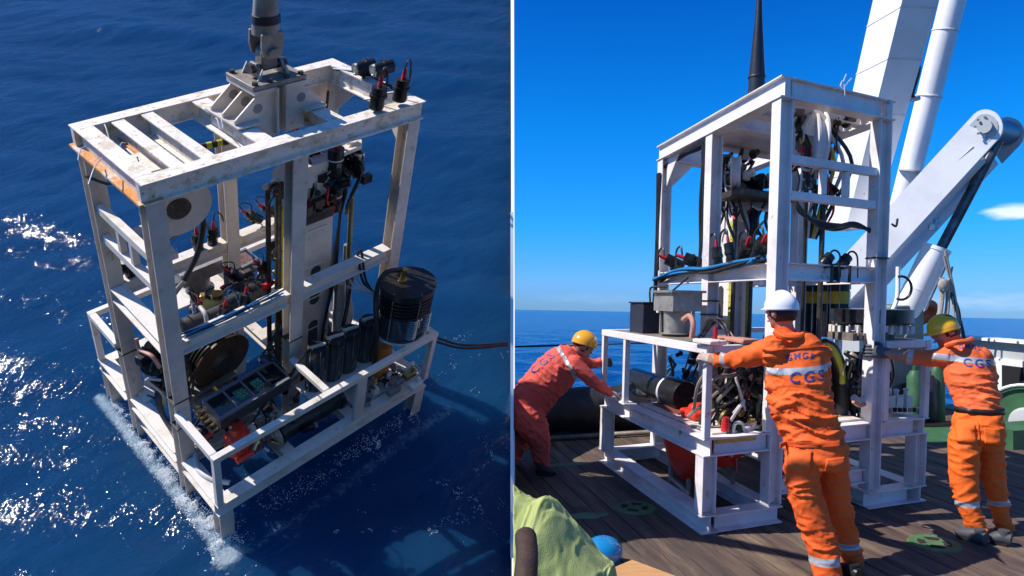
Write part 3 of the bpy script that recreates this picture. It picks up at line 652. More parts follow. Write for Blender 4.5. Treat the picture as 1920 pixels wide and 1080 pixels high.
def lift_cable(T, base, M, label, clevis=True):
    t = thing('lifting_cable', label, 'lifting cable', M, 'lifting cables'); T = T @ Matrix.Translation(base) @ Matrix.Diagonal((.80,.80,.55,1) if clevis else (.8,.8,.8,1)); p = v3(0,0,0)
    if clevis:
        b = B(T); b.box(p+v3(0,0,.03), (.52,.46,.06)); pl = b.build('base_plate', CAST, t, bevel=.005)
        for x in (-.22,-.08,.08,.22):
            for y in (-.19,.19): c = B(T); c.cyl(p+v3(x,y,.06), p+v3(x,y,.10), .026, 6); c.build('bolt', DSTEEL, pl)
        for s in (-1, 1):
            b = B(T); b.prism([p+v3(s*.10,-.12,.06), p+v3(s*.10,.12,.06), p+v3(s*.10,.08,.17), p+v3(s*.10,.05,.24), p+v3(s*.10,-.05,.24), p+v3(s*.10,-.08,.17)], (s*.03,0,0)); b.build('lug', CAST, t, bevel=.004)
            for y in (-.13,.13): b = B(T); b.prism([p+v3(s*.12,y,.06), p+v3(s*.16,y,.06), p+v3(s*.11,y,.2)], (0,.015,0)); b.build('rib', WHITE, t)
        b = B(T); b.cyl(p+v3(-.17,0,.17), p+v3(.17,0,.17), .06, 20); b.build('pin', DSTEEL, t)
        b = B(T); b.box(p+v3(0,0,.27), (.15,.13,.26)); b.build('swivel_block', CAST, t, bevel=.015)
        b = B(T); b.cyl(p+v3(0,-.15,.38), p+v3(0,.15,.38), .055, 20); b.build('pin', CAST, t)
        for s in (-1, 1):
            b = B(T); b.prism([p+v3(-.085,s*.08,.33), p+v3(-.04,s*.08,.29), p+v3(.04,s*.08,.29), p+v3(.085,s*.08,.33), p+v3(.105,s*.08,.45), p+v3(.10,s*.08,.62), p+v3(-.10,s*.08,.62), p+v3(-.105,s*.08,.45)], (0,s*.035,0)); b.build('fork_cheek', CAST, t, bevel=.006)
    z = .58 if clevis else -.05
    b = B(T); b.lathe(p+v3(0,0,z), v3(0,0,1), [(0,.118),(.05,.118),(.62,.086),(.63,.080),(1.0,.074),(2.0,.04),(7,.022)], 24) if clevis else b.lathe(p+v3(0,0,z), v3(0,0,1), [(0,.105),(.7,.095),(1.3,.045),(1.7,.022),(6,.02)], 24)
    b.build('bend_limiter', CAST if clevis else mat('black_bend_limiter', (.018,.02,.025), .35, col2=(.035,.035,.04), nscale=8, bump=.1), t)
    for zz, hh, r_ in ((.13,.10,.112),(.58,.04,.09)) if clevis else ((.18,.10,.103),(.42,.05,.1),(.66,.02,.097)):
        b = B(T); b.lathe(p+v3(0,0,z+zz), v3(0,0,1), [(0,r_),(.004,r_+.008),(hh,r_+.004),(hh+.004,r_-.004)], 24); b.build('tape_wrap', TAPEK, t)
    return t

def clutter(T, c, R3, root, n, seed=1, mats_=None, size=.05):
    """crowd of couplings, blocks and valves of the drill gear round c, within the half sizes R3"""
    rd = random.Random(seed); mats_ = mats_ or [DSTEEL, BLACK, BLACK, CAST, DSTEEL, WHITE, BRASS]
    for k in range(n):
        p = Vector(c)+v3(rd.uniform(-1,1)*R3[0], rd.uniform(-1,1)*R3[1], rd.uniform(-1,1)*R3[2]); m = rd.choice(mats_); q = rd.random(); z = size*rd.uniform(.6,1.5)
        ax = v3(rd.uniform(-1,1), rd.uniform(-1,1), rd.uniform(-.6,1)).normalized(); b = B(T)
        if q < .35: b.lathe(p, ax, [(0,z*.5),(z*.3,z*.5),(z*.3,z*.75),(z*.7,z*.75),(z*.7,z*.5),(z*1.8,z*.5),(z*1.9,z*.2)], 12); b.build('coupling', m, root)
        elif q < .6: b.box(p, (z*1.8,z*1.2,z*1.4), Matrix.Rotation(rd.uniform(0,1.5),3,'Z')); b.build('valve_block', m, root, bevel=.004)
        elif q < .75: b.lathe(p, ax, [(-z*.2,z*.3),(-z*.2,z*1.5),(z*.2,z*1.5),(z*.2,z*.3)], 18); b.build('sprocket', m, root)
        else: hose(T, [p, p+ax*z*2+v3(0,0,z), p+v3(rd.uniform(-z,z)*2, rd.uniform(-z,z)*2, -z*3), p+v3(0,0,-z*6)], z*.22, rd.choice([RUBBER,RUBBER,WHOSE,RED]), root)
# ------------------------------------------------------------------ left place: what the lander carries
T = TL; R_ = RL; D = DL; L, W, b1, b2, zd, zr, zm, H = (D[k] for k in ('L','W','b1','b2','zd','zr','zm','H'))
base = lift_head(T, D, R_); lift_cable(T, base, SL, 'stained grey steel cable termination bolted on top of the lander at sea')
mx_, my_ = 1.43, .42
mast(T, D, R_, mx_, my_, zd-.1, 2.62, 'L'); mast_gear(T, D, R_, mx_, my_, zd, 2.62, 'L')
# two lamps on the far top beam, two pods with red plugs on the near one
for (u, v) in ((684,126),(715,127)):
    p = at(T, u, v, 0, L-.08); pod(T, p, (1,-.15,.1), R_, .055, .16, 'lamp', red=False, lens=True)
    ptube(T, (p.x,p.y,H), (p.x,p.y,p.z-.04), .014, R_, 'lamp_stand', DSTEEL)
for (u, v) in ((702,181),(745,166)):
    p = at(T, u, v, 1, .06); pod(T, p, (.1,0,1), R_, .055, .17)
    hose(T, [(p.x,p.y,p.z+.13),(p.x+.03,p.y,p.z+.22),(p.x+.09,p.y+.03,p.z+.18),(p.x+.1,p.y+.05,p.z-.02),(p.x+.05,p.y+.2,H+.01)], .007, RUBBER, R_)
cable_bundle(T, [(L-.12,W-.18,H-.02),(L-.05,W*.6,H+.012),(L-.06,W*.35,H+.012),(L-.1,.15,H+.01)], [BLUEC,RUBBER,RUBBER], R_, 3, .007, .02)
cable_bundle(T, [(L-.17,W-.17,H-.2),(L-.19,W-.17,H-.6),(L-.19,W-.19,1.9),(L-.2,W-.2,1.3)], RUBBER, R_, 2, .011, .01)
# pods along the two mid beams
for (u, v, yv, ax) in ((372,455,W-.06,(0,.05,1)),(400,444,W-.06,(.1,0,1)),(478,408,W-.06,(-.7,.1,.7)),(508,396,W-.06,(-.7,.1,.7)),
                       (441,516,W-.32,(-.6,0,.7)),(492,500,W-.5,(-.6,-.1,.8)),(418,592,.16,(.2,0,1)),(458,568,.16,(.2,.1,.9)),(240,503,W-.06,(-.2,0,1))):
    p = at(T, u, v, 1, yv); pod(T, p, ax, R_, .045, .17)
    a_ = Vector(ax).normalized(); q = p+a_*.14
    hose(T, [q, q+a_*.06+v3(.02,0,.03), q+v3(.09,.02,.02), q+v3(.13,.05,-.12), (q.x+.2,q.y,max(p.z-.15, .6))], .006, random.choice([RUBBER,BLUEC,RUBBER]), R_)
cable_bundle(T, [(.15,.06,zm+.01),(.5,.06,zm+.012),(.95,.07,zm+.012)], [BLUEC,RUBBER,RUBBER], R_, 4, .007, .03)
# sheave under the top frame, actuator and thick hose loop behind the end face
c = at(T, 330, 385, 1, .45); sheave(T, (c.x,.45,c.z), (.1,1,.05), .23, R_)
p = at(T, 318, 438, 1, .5); q = at(T, 345, 424, 1, .5)
ptube(T, p-v3(.15,0,.02), q-v3(.03,0,0), .05, R_, 'actuator', STEEL, 18); ptube(T, q-v3(.03,0,0), q+v3(.05,0,0), .022, R_, 'actuator_rod', CAST)
for k in range(2): hose(T, [q+v3(.04,0,0), q+v3(.14,.02*k,.01), at(T,372,470,1,.5), at(T,345,525,1,.5), at(T,322,560,1,.5), at(T,312,610,1,.5)], .022-.008*k, RUBBER, R_, n=10)
hose(T, [at(T,345,528,1,.45), at(T,318,562,1,.45), at(T,315,590,1,.45), at(T,322,570,1,.3)], .02, CAST, R_, n=8)
ptube(T, (.16,.46,H-.35), (.16,.46,zd+.2), .018, R_, 'guide_rod', DSTEEL); ptube(T, (.20,.60,H-.3), (.20,.60,1.7), .014, R_, 'guide_rod', RUBBER)
b = B(T); b.box((.2,.5,2.45), (.14,.5,.05)); b.build('shelf_plate', WHITE, R_); hose(T, [at(T,160,330,1,1.0), at(T,205,345,1,.8), at(T,235,330,1,.4), at(T,250,380,1,.3)], .01, RUBBER, R_)
b = B(T); b.box((.19,.45,H-.10), (.10,.30,.02)); mt = b.build('mounting_block', DIRTY, R_); bolts(T, [(.19,.35,H-.09),(.19,.42,H-.09),(.19,.56,H-.09)], .016, .02, mt, CAST)
# yellow and black rod beneath the cross beams
for k in range(6):
    p = at(T, 378+10*k, 277-2.2*k, 2, 2.85); q = at(T, 388+10*k, 275-2.2*k, 2, 2.85); ptube(T, p, q, .028, R_, 'striped_rod', YELLOW if k % 2 else TAPEK)
# hopper, clear box and cross pieces on the far side
p = at(T, 372, 545, 1, W+.2); hopper(T, (p.x,p.y,p.z), R_, 1.25)
c = at(T, 447, 492, 1, W+.2); jbox(T, c, (.17,.02,0), (0,.13,0), R_, 1, .12, False)
b = B(T); b.box((c.x,c.y,c.z+.004), (.27,.19,.006)); b.build('cover_window', mat('brown_window', (.13,.05,.035), .15, col2=(.25,.18,.15), nscale=25), R_)
for z_, x0, x1 in ((zr-.03, .7, 1.9),): ptube(T, (x0,W+.05,z_), (x1,W+.05,z_), .02, R_, 'stay', WHITE)
b = B(T); b.box((.95,W+.28,zr-.05), (.8,.3,.02)); b.build('instrument_tray', CREAM, R_)
p = at(T, 360, 545, 1, W+.05); cable_bundle(T, [p, p+v3(.1,-.05,-.25), p+v3(.3,-.2,-.3), p+v3(.5,-.3,-.1), p+v3(.6,-.2,.1)], [RUBBER,RUBBER,WHOSE], R_, 5, .010, .06)
cable_bundle(T, [at(T,415,570,1,.7), at(T,450,540,1,.75), at(T,495,535,1,.7), at(T,505,580,1,.6)], [RUBBER,WHOSE,SALMON,RUBBER], R_, 6, .010, .06)
hose(T, [at(T,375,575,1,.6), at(T,385,590,1,.5), at(T,387,610,1,.45), at(T,380,625,1,.4)], .018, WHOSE, R_, n=8)
hose(T, [at(T,318,545,1,.6), at(T,322,560,1,.55), at(T,328,575,1,.5), at(T,318,588,1,.5)], .02, SALMON, R_, n=8)
b = B(T); b.lathe(at(T,408,560,1,.7), (0,0,1), [(0,.03),(.02,.05),(.06,.05),(.06,.02)], 14); b.build('valve', BRASS, R_)
# large dark cylinder lying along the frame, motor housing beside it
p, q = at(T, 343, 618, 1, .55), at(T, 432, 580, 1, .55); a_ = (q-p).normalized()
b = B(T); b.lathe(p, a_, [(0,.075),(.01,.095),(.1,.10),(.1,.085),((q-p).length,.085),((q-p).length+.02,.05)], 24); b.build('pressure_housing', mat('dark_grey_housing', (.045,.042,.04), .38, .3, col2=(.09,.08,.07), nscale=8), R_)
p = at(T, 455, 560, 1, .55); pod(T, p, (.9,0,.1), R_, .10, .30, 'motor', m=BLACK)
# reel and hanging hoses near the end face
reel(T, (.62,.62,1.0), (-.12,1,.1), .27, .30, R_)
c0 = at(T, 275, 660, 0, .12)
for k in range(12):
    r_ = .16+.012*(k % 5); cc = v3(.22+.03*(k % 4), .62-.03*(k % 3), 1.12-.02*k); pts = [cc+v3(.03*math.sin(3*a), r_*1.0*math.cos(a), r_*1.5*math.sin(a)) for a in np.linspace(0, math.tau, 12)]
    hose(T, pts, .013, RUBBER, R_, seg=3)
for k in range(5): hose(T, [(.2,.62,1.0),(.12,.66-.02*k,.80),(.10,.60-.03*k,.64),(.09,.40-.02*k,zd+.03),(.09,.15,zd+.02),(.30,.10+.02*k,zd+.03)], .012, RUBBER, R_)
hose(T, [at(T,255,635,0,.05), at(T,262,655,0,.05), at(T,285,668,0,.08), at(T,300,690,0,.1)], .016, SALMON, R_)
for yy in (.18, W-.18): b = B(T); b.box((.4,yy,zd+.02), (.65,.2,.014)); b.build('floor_plate', CREAM, R_)
b = B(T); b.box((.5,.60,.72), (.5,.34,.10)); b.build('winch_bed', CAST, R_, bevel=.01); b = B(T); b.box((.45,.30,.70), (.3,.14,.2)); b.build('valve_block', CAST, R_, bevel=.006)
# electronics box on the near overhang, gold fittings, hoses
A_, B_, C_, Dd = at(T,379,750,2,1.06), at(T,508,676,2,1.06), at(T,545,707,2,1.06), at(T,412,791,2,1.06)
c = (A_+B_+C_+Dd)/4; ux = ((B_+C_)-(A_+Dd))/4; uy = ((C_+Dd)-(A_+B_))/4; jbox(T, c, ux, uy, R_, 4, .12)
for k in range(6):
    p = A_*(1-k/5)+Dd*(k/5)+v3(-.02,0,-.06); f = ptube(T, p, p-ux.normalized()*.06, .012, R_, 'fitting', BRASS, 8)
p = Dd+v3(-.05,.02,-.1); b = B(T); b.lathe(p, (-1,.1,-.3), [(0,.02),(.06,.02),(.09,.012)], 10); b.build('connector', RED, R_)
hose(T, [p, p+v3(-.1,0,-.1), (p.x-.06,p.y,.75), (p.x,p.y+.02,zd)], .014, RUBBER, R_)
cable_bundle(T, [Dd+v3(.1,.05,-.13), Dd+v3(.14,.08,-.3), Dd+v3(.2,.1,-.42), Dd+v3(.3,.3,-.5)], [RUBBER,RUBBER,WHOSE,RUBBER], R_, 9, .010, .09)
b = B(T); q = at(T, 445, 830, 1, -.25); b.lathe(v3(q.x,q.y,q.z-.1), (0,0,1), [(0,.07),(.02,.10),(.2,.10),(.25,.06),(.32,.06)], 20); b.build('pump', REDP, R_)
q = at(T, 443, 865, 1, -.4); b = B(T); b.lathe(q, (1,-.1,.1), [(0,.03),(.12,.03),(.14,.02)], 10); b.build('connector', REDP, R_)
cable_bundle(T, [at(T,480,790,1,-.2), at(T,500,770,1,-.15), at(T,515,790,1,-.2), at(T,510,820,1,-.2)], [WHOSE,RUBBER,SALMON], R_, 7, .012, .07)
hose(T, [at(T,365,840,2,.56), at(T,372,880,2,.56), at(T,400,900,2,.56), at(T,430,905,2,.56)], .022, WHOSE, R_, n=10)
# long black cylinder low along the near side
p, q = at(T, 520, 812, 1, -.3), at(T, 632, 745, 1, -.3); a_ = (q-p).normalized(); b = B(T)
b.lathe(p, a_, [(0,.03),(0,.115),(.03,.115),(.03,.095),((q-p).length-.02,.095),((q-p).length-.02,.11),((q-p).length+.02,.11)], 28); b.build('long_cylinder', BLACK, R_)
b = B(T); b.lathe(p-a_*.07, a_, [(0,.05),(0,.13),(.05,.13),(.05,.05)], 24); b.build('end_cap', CAST, R_)
# four canisters on a tray, the big finned canister, orange float, manifold
zt = .80; cs = [at(T,u,v,2,zt) for u,v in ((589,722),(621,703),(648,688),(682,668))]
tray = B(T); tray.prism([Vector((cs[0].x-.12,cs[0].y-.13,zt-.03)), Vector((cs[-1].x+.12,cs[-1].y-.13,zt-.03)), Vector((cs[-1].x+.12,cs[-1].y+.13,zt-.03)), Vector((cs[0].x-.12,cs[0].y+.13,zt-.03))], (0,0,.02)); tray.build('canister_tray', CREAM, R_)
for c in cs:
    o = canister(T, c, .078, .48, R_)
    b = B(T); b.beam(c+v3(-.07,.02,.50), c+v3(.07,-.02,.50), .022, .022, v3(0,0,1), 'B'); b.cyl(c+v3(-.05,0,.46), c+v3(-.05,0,.50), .008, 6); b.cyl(c+v3(.05,0,.46), c+v3(.05,0,.50), .008, 6); b.build('handle', mat('pale_handle', (.6,.58,.55), .35, .3), o)
    b = B(T); b.lathe(c+v3(-.07,.03,.46), (0,0,1), [(0,.014),(.05,.014),(.07,.008)], 8); b.build('fitting', BRASS, o)
hose(T, [cs[0]+v3(-.1,0,.3), cs[0]+v3(-.3,0,.22), cs[0]+v3(-.45,.05,.32), at(T,545,700,2,1.0)], .013, RUBBER, R_, n=8)
hose(T, [cs[0]+v3(-.06,0,.5), cs[0]+v3(-.14,.05,.35), cs[0]+v3(-.3,.05,.1), at(T,530,715,2,.95)], .013, RUBBER, R_, n=8)
zb = zr+.01; c = at(T, 748, 612, 2, zb); bigc = canister(T, c, .205, .55, R_, fins=True)
b = B(T); b.lathe(c+v3(-.03,.05,.55), (0,0,1), [(0,.04),(.02,.04),(.02,.02),(.10,.02),(.10,.03),(.13,.03)], 12); b.build('fitting', BRASS, bigc)
bolts(T, [c+v3(math.cos(a)*.175, math.sin(a)*.175, .55) for a in np.linspace(0,math.tau,12,endpoint=False)], .010, .016, bigc, STEEL)
for s in (-1,1):
    b = B(T)
    for k in range(9): b.lathe(c+v3(s*.07,-.19,.06+k*.026), (0,0,1), [(0,.045),(.008,.05),(.012,.045)], 14)
    b.build('coil', STEEL, bigc)
b = B(T); b.lathe(c-v3(0,0,.012), (0,0,1), [(0,.235),(.014,.235)], 36); b.build('canister_plate', CREAM, R_)
hose(T, [c+v3(-.05,.06,.68), c+v3(-.22,.08,.70), c+v3(-.30,.05,.5), c+v3(-.28,0,.1), c+v3(-.26,0,-.3)], .022, RUBBER, R_, n=10)
p = at(T, 708, 700, 2, zd+.05); b = B(T); b.lathe(p, (0,0,1), [(0,.085),(.12,.09),(.125,.08),(.30,.095),(.40,.09),(.42,.06)], 22); b.build('float', ORNG, R_)
for (u, v, m_) in ((640,705,BRASS),(612,715,SALMON),(740,715,STEEL),(765,700,BRASS),(735,730,CAST),(690,720,CAST),(660,690,STEEL),(775,720,CREAM)):
    p = at(T, u, v, 2, zd+.12); b = B(T); b.box(p, (.12,.07,.06)); b.lathe(p+v3(.03,0,.03), (0,0,1), [(0,.02),(.05,.02),(.06,.012)], 8); b.build('manifold', m_, R_, bevel=.004)
for k in range(6): p = at(T, 690+15*k, 735-6*k, 2, zd+.05); hose(T, [p, p+v3(.1,.05,.06), p+v3(.2,-.05,.02), p+v3(.25,.1,-.02)], .010, random.choice([RUBBER,WHOSE,STEEL]), R_)
b = B(T); b.box((L*.78,-.28,zd+.01), (.55,.40,.012)); b.build('floor_plate', WHITE, R_)
for (x_, y_) in ((L*.62,-b1+.03),):
    b = B(T); b.box((x_,y_,(zd+zr)/2-.03), (.10,.03,zr-zd-.08)); b.build('guard_bracket', WHITE, R_)
for x_ in (1.0,): b = B(T); b.box((x_,-.28,zr-.03), (.05,.5,.04)); b.build('guard_cross_bar', CREAM, R_)
# white zip ties
for (u, v, u2, v2) in ((205,262,195,232),(193,295,166,346),(160,275,146,300),(412,242,404,222),(418,240,412,220),(222,285,235,268)):
    p, q = at(T,u,v,2,H-.02), at(T,u2,v2,2,H-.02); hose(T, [p, (p+q)/2+v3(0,0,.03), q], .0035, WIRE, R_, 'cable_tie', n=5)
for (x_, y_, z_) in ((.07,.07,.95),(.07,.07,1.25),(L/2,.07,1.3),(.07,W-.07,1.1),(L/2,W-.07,1.5),(L/2,W-.07,1.2)):
    b = B(T); b.box((x_,y_,z_), (.128,.126,.010)); b.build('cable_tie', RUBBER, R_)
# thin cables running from the far corner
c = at(T, 815, 640, 1, -b1+.05)
for k, (u1, v1) in enumerate(((952,643),(952,648))):
    t = B(); P0 = T @ c; E0 = px(u1, v1, 6.9); t.tube(curve([P0+v3(0,0,.04*(1-k)), P0*.6+E0*.4+v3(0,0,-.03-.02*k), E0], 8), .012, 8)
    M = SL.copy(); o = t.build('tether_cable', RUBBER); tag(o, ('upper' if k == 0 else 'lower') + ' thin dark cable running from the far lander corner to the border', 'cable', 'thin cables from the corner of the lander')

# denser gear: mast head, winch area, beside the electronics box
clutter(T, (mx_+.10, my_, 2.68), (.22,.16,.10), R_, 22, 3, [DSTEEL,CAST,BLACK,DSTEEL,CREAM,BRASS], .04)
clutter(T, (mx_-.27, my_+.03, 2.60), (.07,.10,.10), R_, 10, 4, [DSTEEL,BROWN,CREAM,DSTEEL], .04)
clutter(T, (mx_-.27, my_+.03, 1.95), (.05,.09,.05), R_, 7, 5, [DSTEEL,BROWN,DSTEEL], .035)
clutter(T, (.75, .75, 1.35), (.35,.25,.12), R_, 26, 6, [DSTEEL,BLACK,STEEL,BLACK,BRASS,CAST], .04)
clutter(T, (.45, .15, .78), (.30,.15,.12), R_, 22, 7, [DSTEEL,BLACK,STEEL,CAST,BRASS,WHOSE], .04)
clutter(T, (.75, -.30, .72), (.25,.18,.12), R_, 24, 8, [REDP,BLACK,STEEL,CAST,BRASS,WHOSE], .038)
clutter(T, (1.15, .10, .70), (.35,.15,.08), R_, 18, 9, [DSTEEL,BLACK,CAST,BLACK], .04)
clutter(T, (1.75, -.40, .66), (.30,.13,.05), R_, 18, 10, [BRASS,CREAM,STEEL,DSTEEL,CAST], .032)
clutter(T, (1.25, .95, 1.25), (.45,.15,.15), R_, 22, 12, [BLACK,DSTEEL,STEEL,RED,BLACK], .038)
clutter(T, (.15, .62, 1.05), (.06,.16,.30), R_, 16, 13, [BLACK,BLACK,DSTEEL], .05)
for k in range(7): hose(T, [(mx_-.2,my_-.06,zd+.9-.1*k),(mx_-.35-.04*k,my_-.2,zd+.8-.05*k),(mx_-.5,my_-.3-.03*k,zd+.45),(mx_-.6-.06*k,-.15,zd+.5)], .011, RUBBER, R_)
for k in range(6): hose(T, [(1.9,-.1,1.3+.02*k),(1.75-.03*k,0,1.6),(1.72,.1+.02*k,1.9-.1*k),(1.70+.02*k,.2,1.0),(1.6,.15,.7)], .011, random.choice([RUBBER,RUBBER,WHOSE]), R_)
ptube(T, (1.86,.35,zd), (1.80,.35,zd+1.75), .024, R_, 'guide_rod', mat('olive_rod', (.16,.16,.09), .4, .4)); ptube(T, (1.74,.28,zd), (1.70,.28,zd+.9), .045, R_, 'hydraulic_tube', WHITE)

clutter(T, (mx_+.26, my_-.04, 2.60), (.16,.14,.10), R_, 34, 31, [DSTEEL,BLACK,DSTEEL,CAST,CREAM,BLACK], .05)
clutter(T, (mx_-.02, my_-.14, 2.45), (.12,.03,.10), R_, 12, 32, [DSTEEL,BROWN,DSTEEL,CAST], .04)
b = B(T); b.box((mx_,my_-.135,2.30), (.26,.04,.10)); b.build('chain_guard', DSTEEL, R_, bevel=.006)
for k in range(4): b = B(T); b.box((mx_+.03*(k%2)-.02,my_-.104,1.0+.38*k), (.20,.008,.014)); b.build('mast_weld', CREAM, R_)
clutter(T, (.35, .95, .75), (.30,.18,.12), R_, 16, 33, [DSTEEL,BLACK,STEEL,CAST], .04)
# ------------------------------------------------------------------ right place: what the lander carries
T = TR; R_ = RR; D = DR; L, W, b1, b2, zd, zr, zm, H = (D[k] for k in ('L','W','b1','b2','zd','zr','zm','H'))
WH_, WHITE = WHITE, WHITER
base = v3(1.14, W/2, H-.08); lift_cable(T, base, SR, 'smooth black lifting cable tapering upward above the lander on deck', clevis=False)
b = B(T); b.box((1.14,W/2,H-.10), (.5,W-.26,.03)); b.build('bracket_foot', WHITE, R_)
zh = at(TR, 1400, 372, 1, .5).z; mast(T, D, R_, 1.55, .50, zd-.1, zh, 'R'); mast_gear(T, D, R_, 1.55, .50, zd, zh, 'R')
clutter(T, at(TR,1398,352,1,.5), (.28,.20,.15), R_, 60, 21, [DSTEEL,CAST,BLACK,DSTEEL,BLACK,CREAM], .05)
clutter(T, at(TR,1385,310,1,.6), (.18,.12,.16), R_, 26, 22, [DSTEEL,CAST,BLACK,WHITE], .045)
b = B(T); c_ = at(TR,1420,362,1,.5); b.box(c_, (.34,.62,.07)); b.build('chain_case', DSTEEL, R_, bevel=.01)
p = at(TR,1412,408,1,.45); b = B(T); b.lathe(p-v3(0,0,.12), (0,0,1), [(0,.06),(.22,.062),(.24,.05)], 16); b.build('motor', BLACK, R_)
for k in range(4): hose(T, [p+v3(0,0,-.1), p+v3(.03*k,-.05,-.25), at(TR,1405-6*k,470,1,.45)], .011, RUBBER, R_)
# pods standing on the mid beams
for (u, v, ax) in ((1266,490,(.2,.4,.2)),(1302,489,(.3,.5,.2)),(1346,486,(.1,.1,1)),(1370,480,(.2,.1,.9)),(1396,478,(-.6,.2,.5)),(1424,474,(-.8,.2,.6))):
    p = at(T, u, v, 1, W-.06); pod(T, p, ax, R_, .058 if u > 1390 or u < 1310 else .045, .2)
    a_ = Vector(ax).normalized(); q = p+a_*.12; hose(T, [q, q+v3(.04,0,.10), q+v3(.13,0,.06), q+v3(.13,0,-.12)], .010, RUBBER, R_)
for (u, v) in ((1549,489),(1582,489)):
    p = at(T, u, v, 0, .07); pod(T, p, (0,-.3,.3), R_, .042, .11, red=False); hose(T, [p, p+v3(0,-.06,.08), p+v3(0,-.13,.05), p+v3(0,-.14,-.12)], .008, RUBBER, R_); ptube(T, (.0,p.y,zm), (.0,p.y,zm-.13), .012, R_, 'strap', RUBBER)
cable_bundle(T, [(L-.1,W+.01,zm-.10),(L*.7,W+.01,zm-.03),(L*.45,W+.01,zm-.05),(.5,W+.01,zm-.02),(.2,W,zm+.01)], [RUBBER,BLUEC,RUBBER,BLUEC,RUBBER], R_, 12, .014, .045)
cable_bundle(T, [(L-.09,W-.0,H-.3),(L-.08,W+.0,2.4),(L-.08,W,1.9),(L-.06,W+.01,1.35)], RUBBER, R_, 3, .014, .02)
cable_bundle(T, [(L/2+.08,W-.0,H-.2),(L/2+.08,W,2.5),(L/2+.08,W,2.1),(L/2+.1,W,zm)], RUBBER, R_, 3, .012, .015)
cable_bundle(T, [(L/2+.1,W-.05,H-.22),(L-.3,W-.1,H-.2),(L-.1,W-.05,H-.25)], RUBBER, R_, 3, .014, .03)
# upper sheaves and the crowded gear round them
c = at(T, 1380, 318, 1, .75); sheave(T, (c.x,.75,c.z), (.55,.8,0), .15, R_)
c = at(T, 1525, 268, 0, .35); sheave(T, c, (.35,1,0), .27, R_)
b = B(T); b.lathe(c+v3(0,.0,-.02), (.35,1,0), [(-.08,.03),(-.08,.07),(.08,.07),(.08,.03)], 14); b.build('hub', BRASS, R_)
for k in range(8):
    q = c+v3(.02*k-.05, .06*(k%4)-.12, .2+.03*(k%3)); b = B(T); b.lathe(q, (0,random.uniform(-1,1),random.uniform(.2,1)), [(0,.025),(.03,.04),(.08,.04),(.09,.02)], 10); b.build('hose_coupling', random.choice([DSTEEL,BLACK,BLACK,BRASS]), R_)
for k in range(6):
    hose(T, [c+v3(0,.15-.05*k,.26), c+v3(-.05,.22-.06*k,.18), c+v3(-.08,.12-.09*k,-.12), c+v3(-.03,.08-.05*k,-.5), c+v3(0,.05-.02*k,-.75)], .016, [RUBBER,WHOSE,RUBBER,YELLOW,WHOSE,RUBBER][k], R_, n=8)
for k in range(2): p = c+v3(-.05,.14,.12-.22*k); b = B(T); b.lathe(p, (0,-1,.1), [(0,.02),(.10,.02),(.12,.01)], 8); b.build('connector', RED, R_)
p = at(T, 1545, 330, 0, .3); ptube(T, (p.x,p.y,H-.3), (p.x,p.y,zd+.1), .022, R_, 'guide_rod', DSTEEL, 10); ptube(T, (p.x+.1,p.y+.09,H-.6), (p.x+.1,p.y+.09,1.2), .016, R_, 'guide_rod', RUBBER, 10)
for k in range(3): hose(T, [at(T,1488,365,0,.2), at(T,1500,400-4*k,0,.15), at(T,1545,418+5*k,0,.1), at(T,1600,420-3*k,0,.1), at(T,1637,425+3*k,0,.1)], .014, RUBBER, R_, n=8)
for k in range(2): hose(T, [at(T,1527,370+5*k,0,.25), at(T,1530,410,0,.25), at(T,1560,428,0,.2), at(T,1600,418,0,.15)], .013, RUBBER, R_, n=8)
for (u, v, u2, v2) in ((1578,160,1587,137),(1582,163,1597,143),(1576,158,1580,150)):
    p, q = at(T,u,v,0,.03), at(T,u2,v2,0,.03); hose(T, [p-v3(0,0,.01), (p+q)/2, q], .005, WIRE, R_, 'cable_tie', n=5)
hose(T, [at(T,1583,158,0,-.01), at(T,1584,175,0,-.012), at(T,1583,193,0,-.01)], .004, WIRE, R_, 'cable_tie', n=5)
clutter(T, at(TR,1522,225,0,.35), (.15,.26,.07), R_, 40, 23, [DSTEEL,BLACK,BLACK,CAST,WHITE,BLACK], .045)
clutter(T, at(TR,1515,290,0,.35), (.10,.16,.14), R_, 24, 24, [DSTEEL,BLACK,BRASS,CAST,WHITE,RED], .04)
clutter(T, at(TR,1540,355,0,.3), (.10,.14,.05), R_, 12, 25, [BLACK,DSTEEL,BLACK], .04)
# black box and greasy hopper on the guard rail, salmon hose and pads
p = at(T, 1213, 634, 1, W+.30); b = B(T); b.box((p.x,p.y,zr+.10), (.32,.24,.34)); bx_ = b.build('battery_box', mat('navy_box', (.012,.014,.03), .4, col2=(.02,.02,.04)), R_, bevel=.01)
b = B(T); b.box((p.x,p.y,zr+.275), (.34,.26,.012)); b.build('lid', BLACK, bx_)
hose(T, [(p.x-.05,p.y,zr+.28),(p.x-.04,p.y,zr+.38),(p.x-.10,p.y,zr+.42),(p.x-.2,p.y-.1,zr+.42)], .010, RUBBER, R_)
hose(T, [(p.x-.1,p.y-.1,zr+.4), at(T,1240,560,1,W+.1), at(T,1290,520,1,W)], .010, RUBBER, R_)
p = at(T, 1268, 640, 1, W+.26); hopper(T, (p.x,p.y,zr+.005), R_, 1.28); b = B(T); b.box((p.x+.17,p.y+.05,zr+.22), (.12,.09,.06)); b.build('valve_block', CREAM, R_)
hose(T, [at(T,1281,603,1,W+.42), at(T,1293,597,1,W+.42), at(T,1300,612,1,W+.42), at(T,1297,636,1,W+.42)], .022, SALMON, R_, n=10)
b = B(T); b.box((1.25,W+.30,zr-.01), (1.6,.42,.014)); b.build('instrument_tray', CAST, R_)
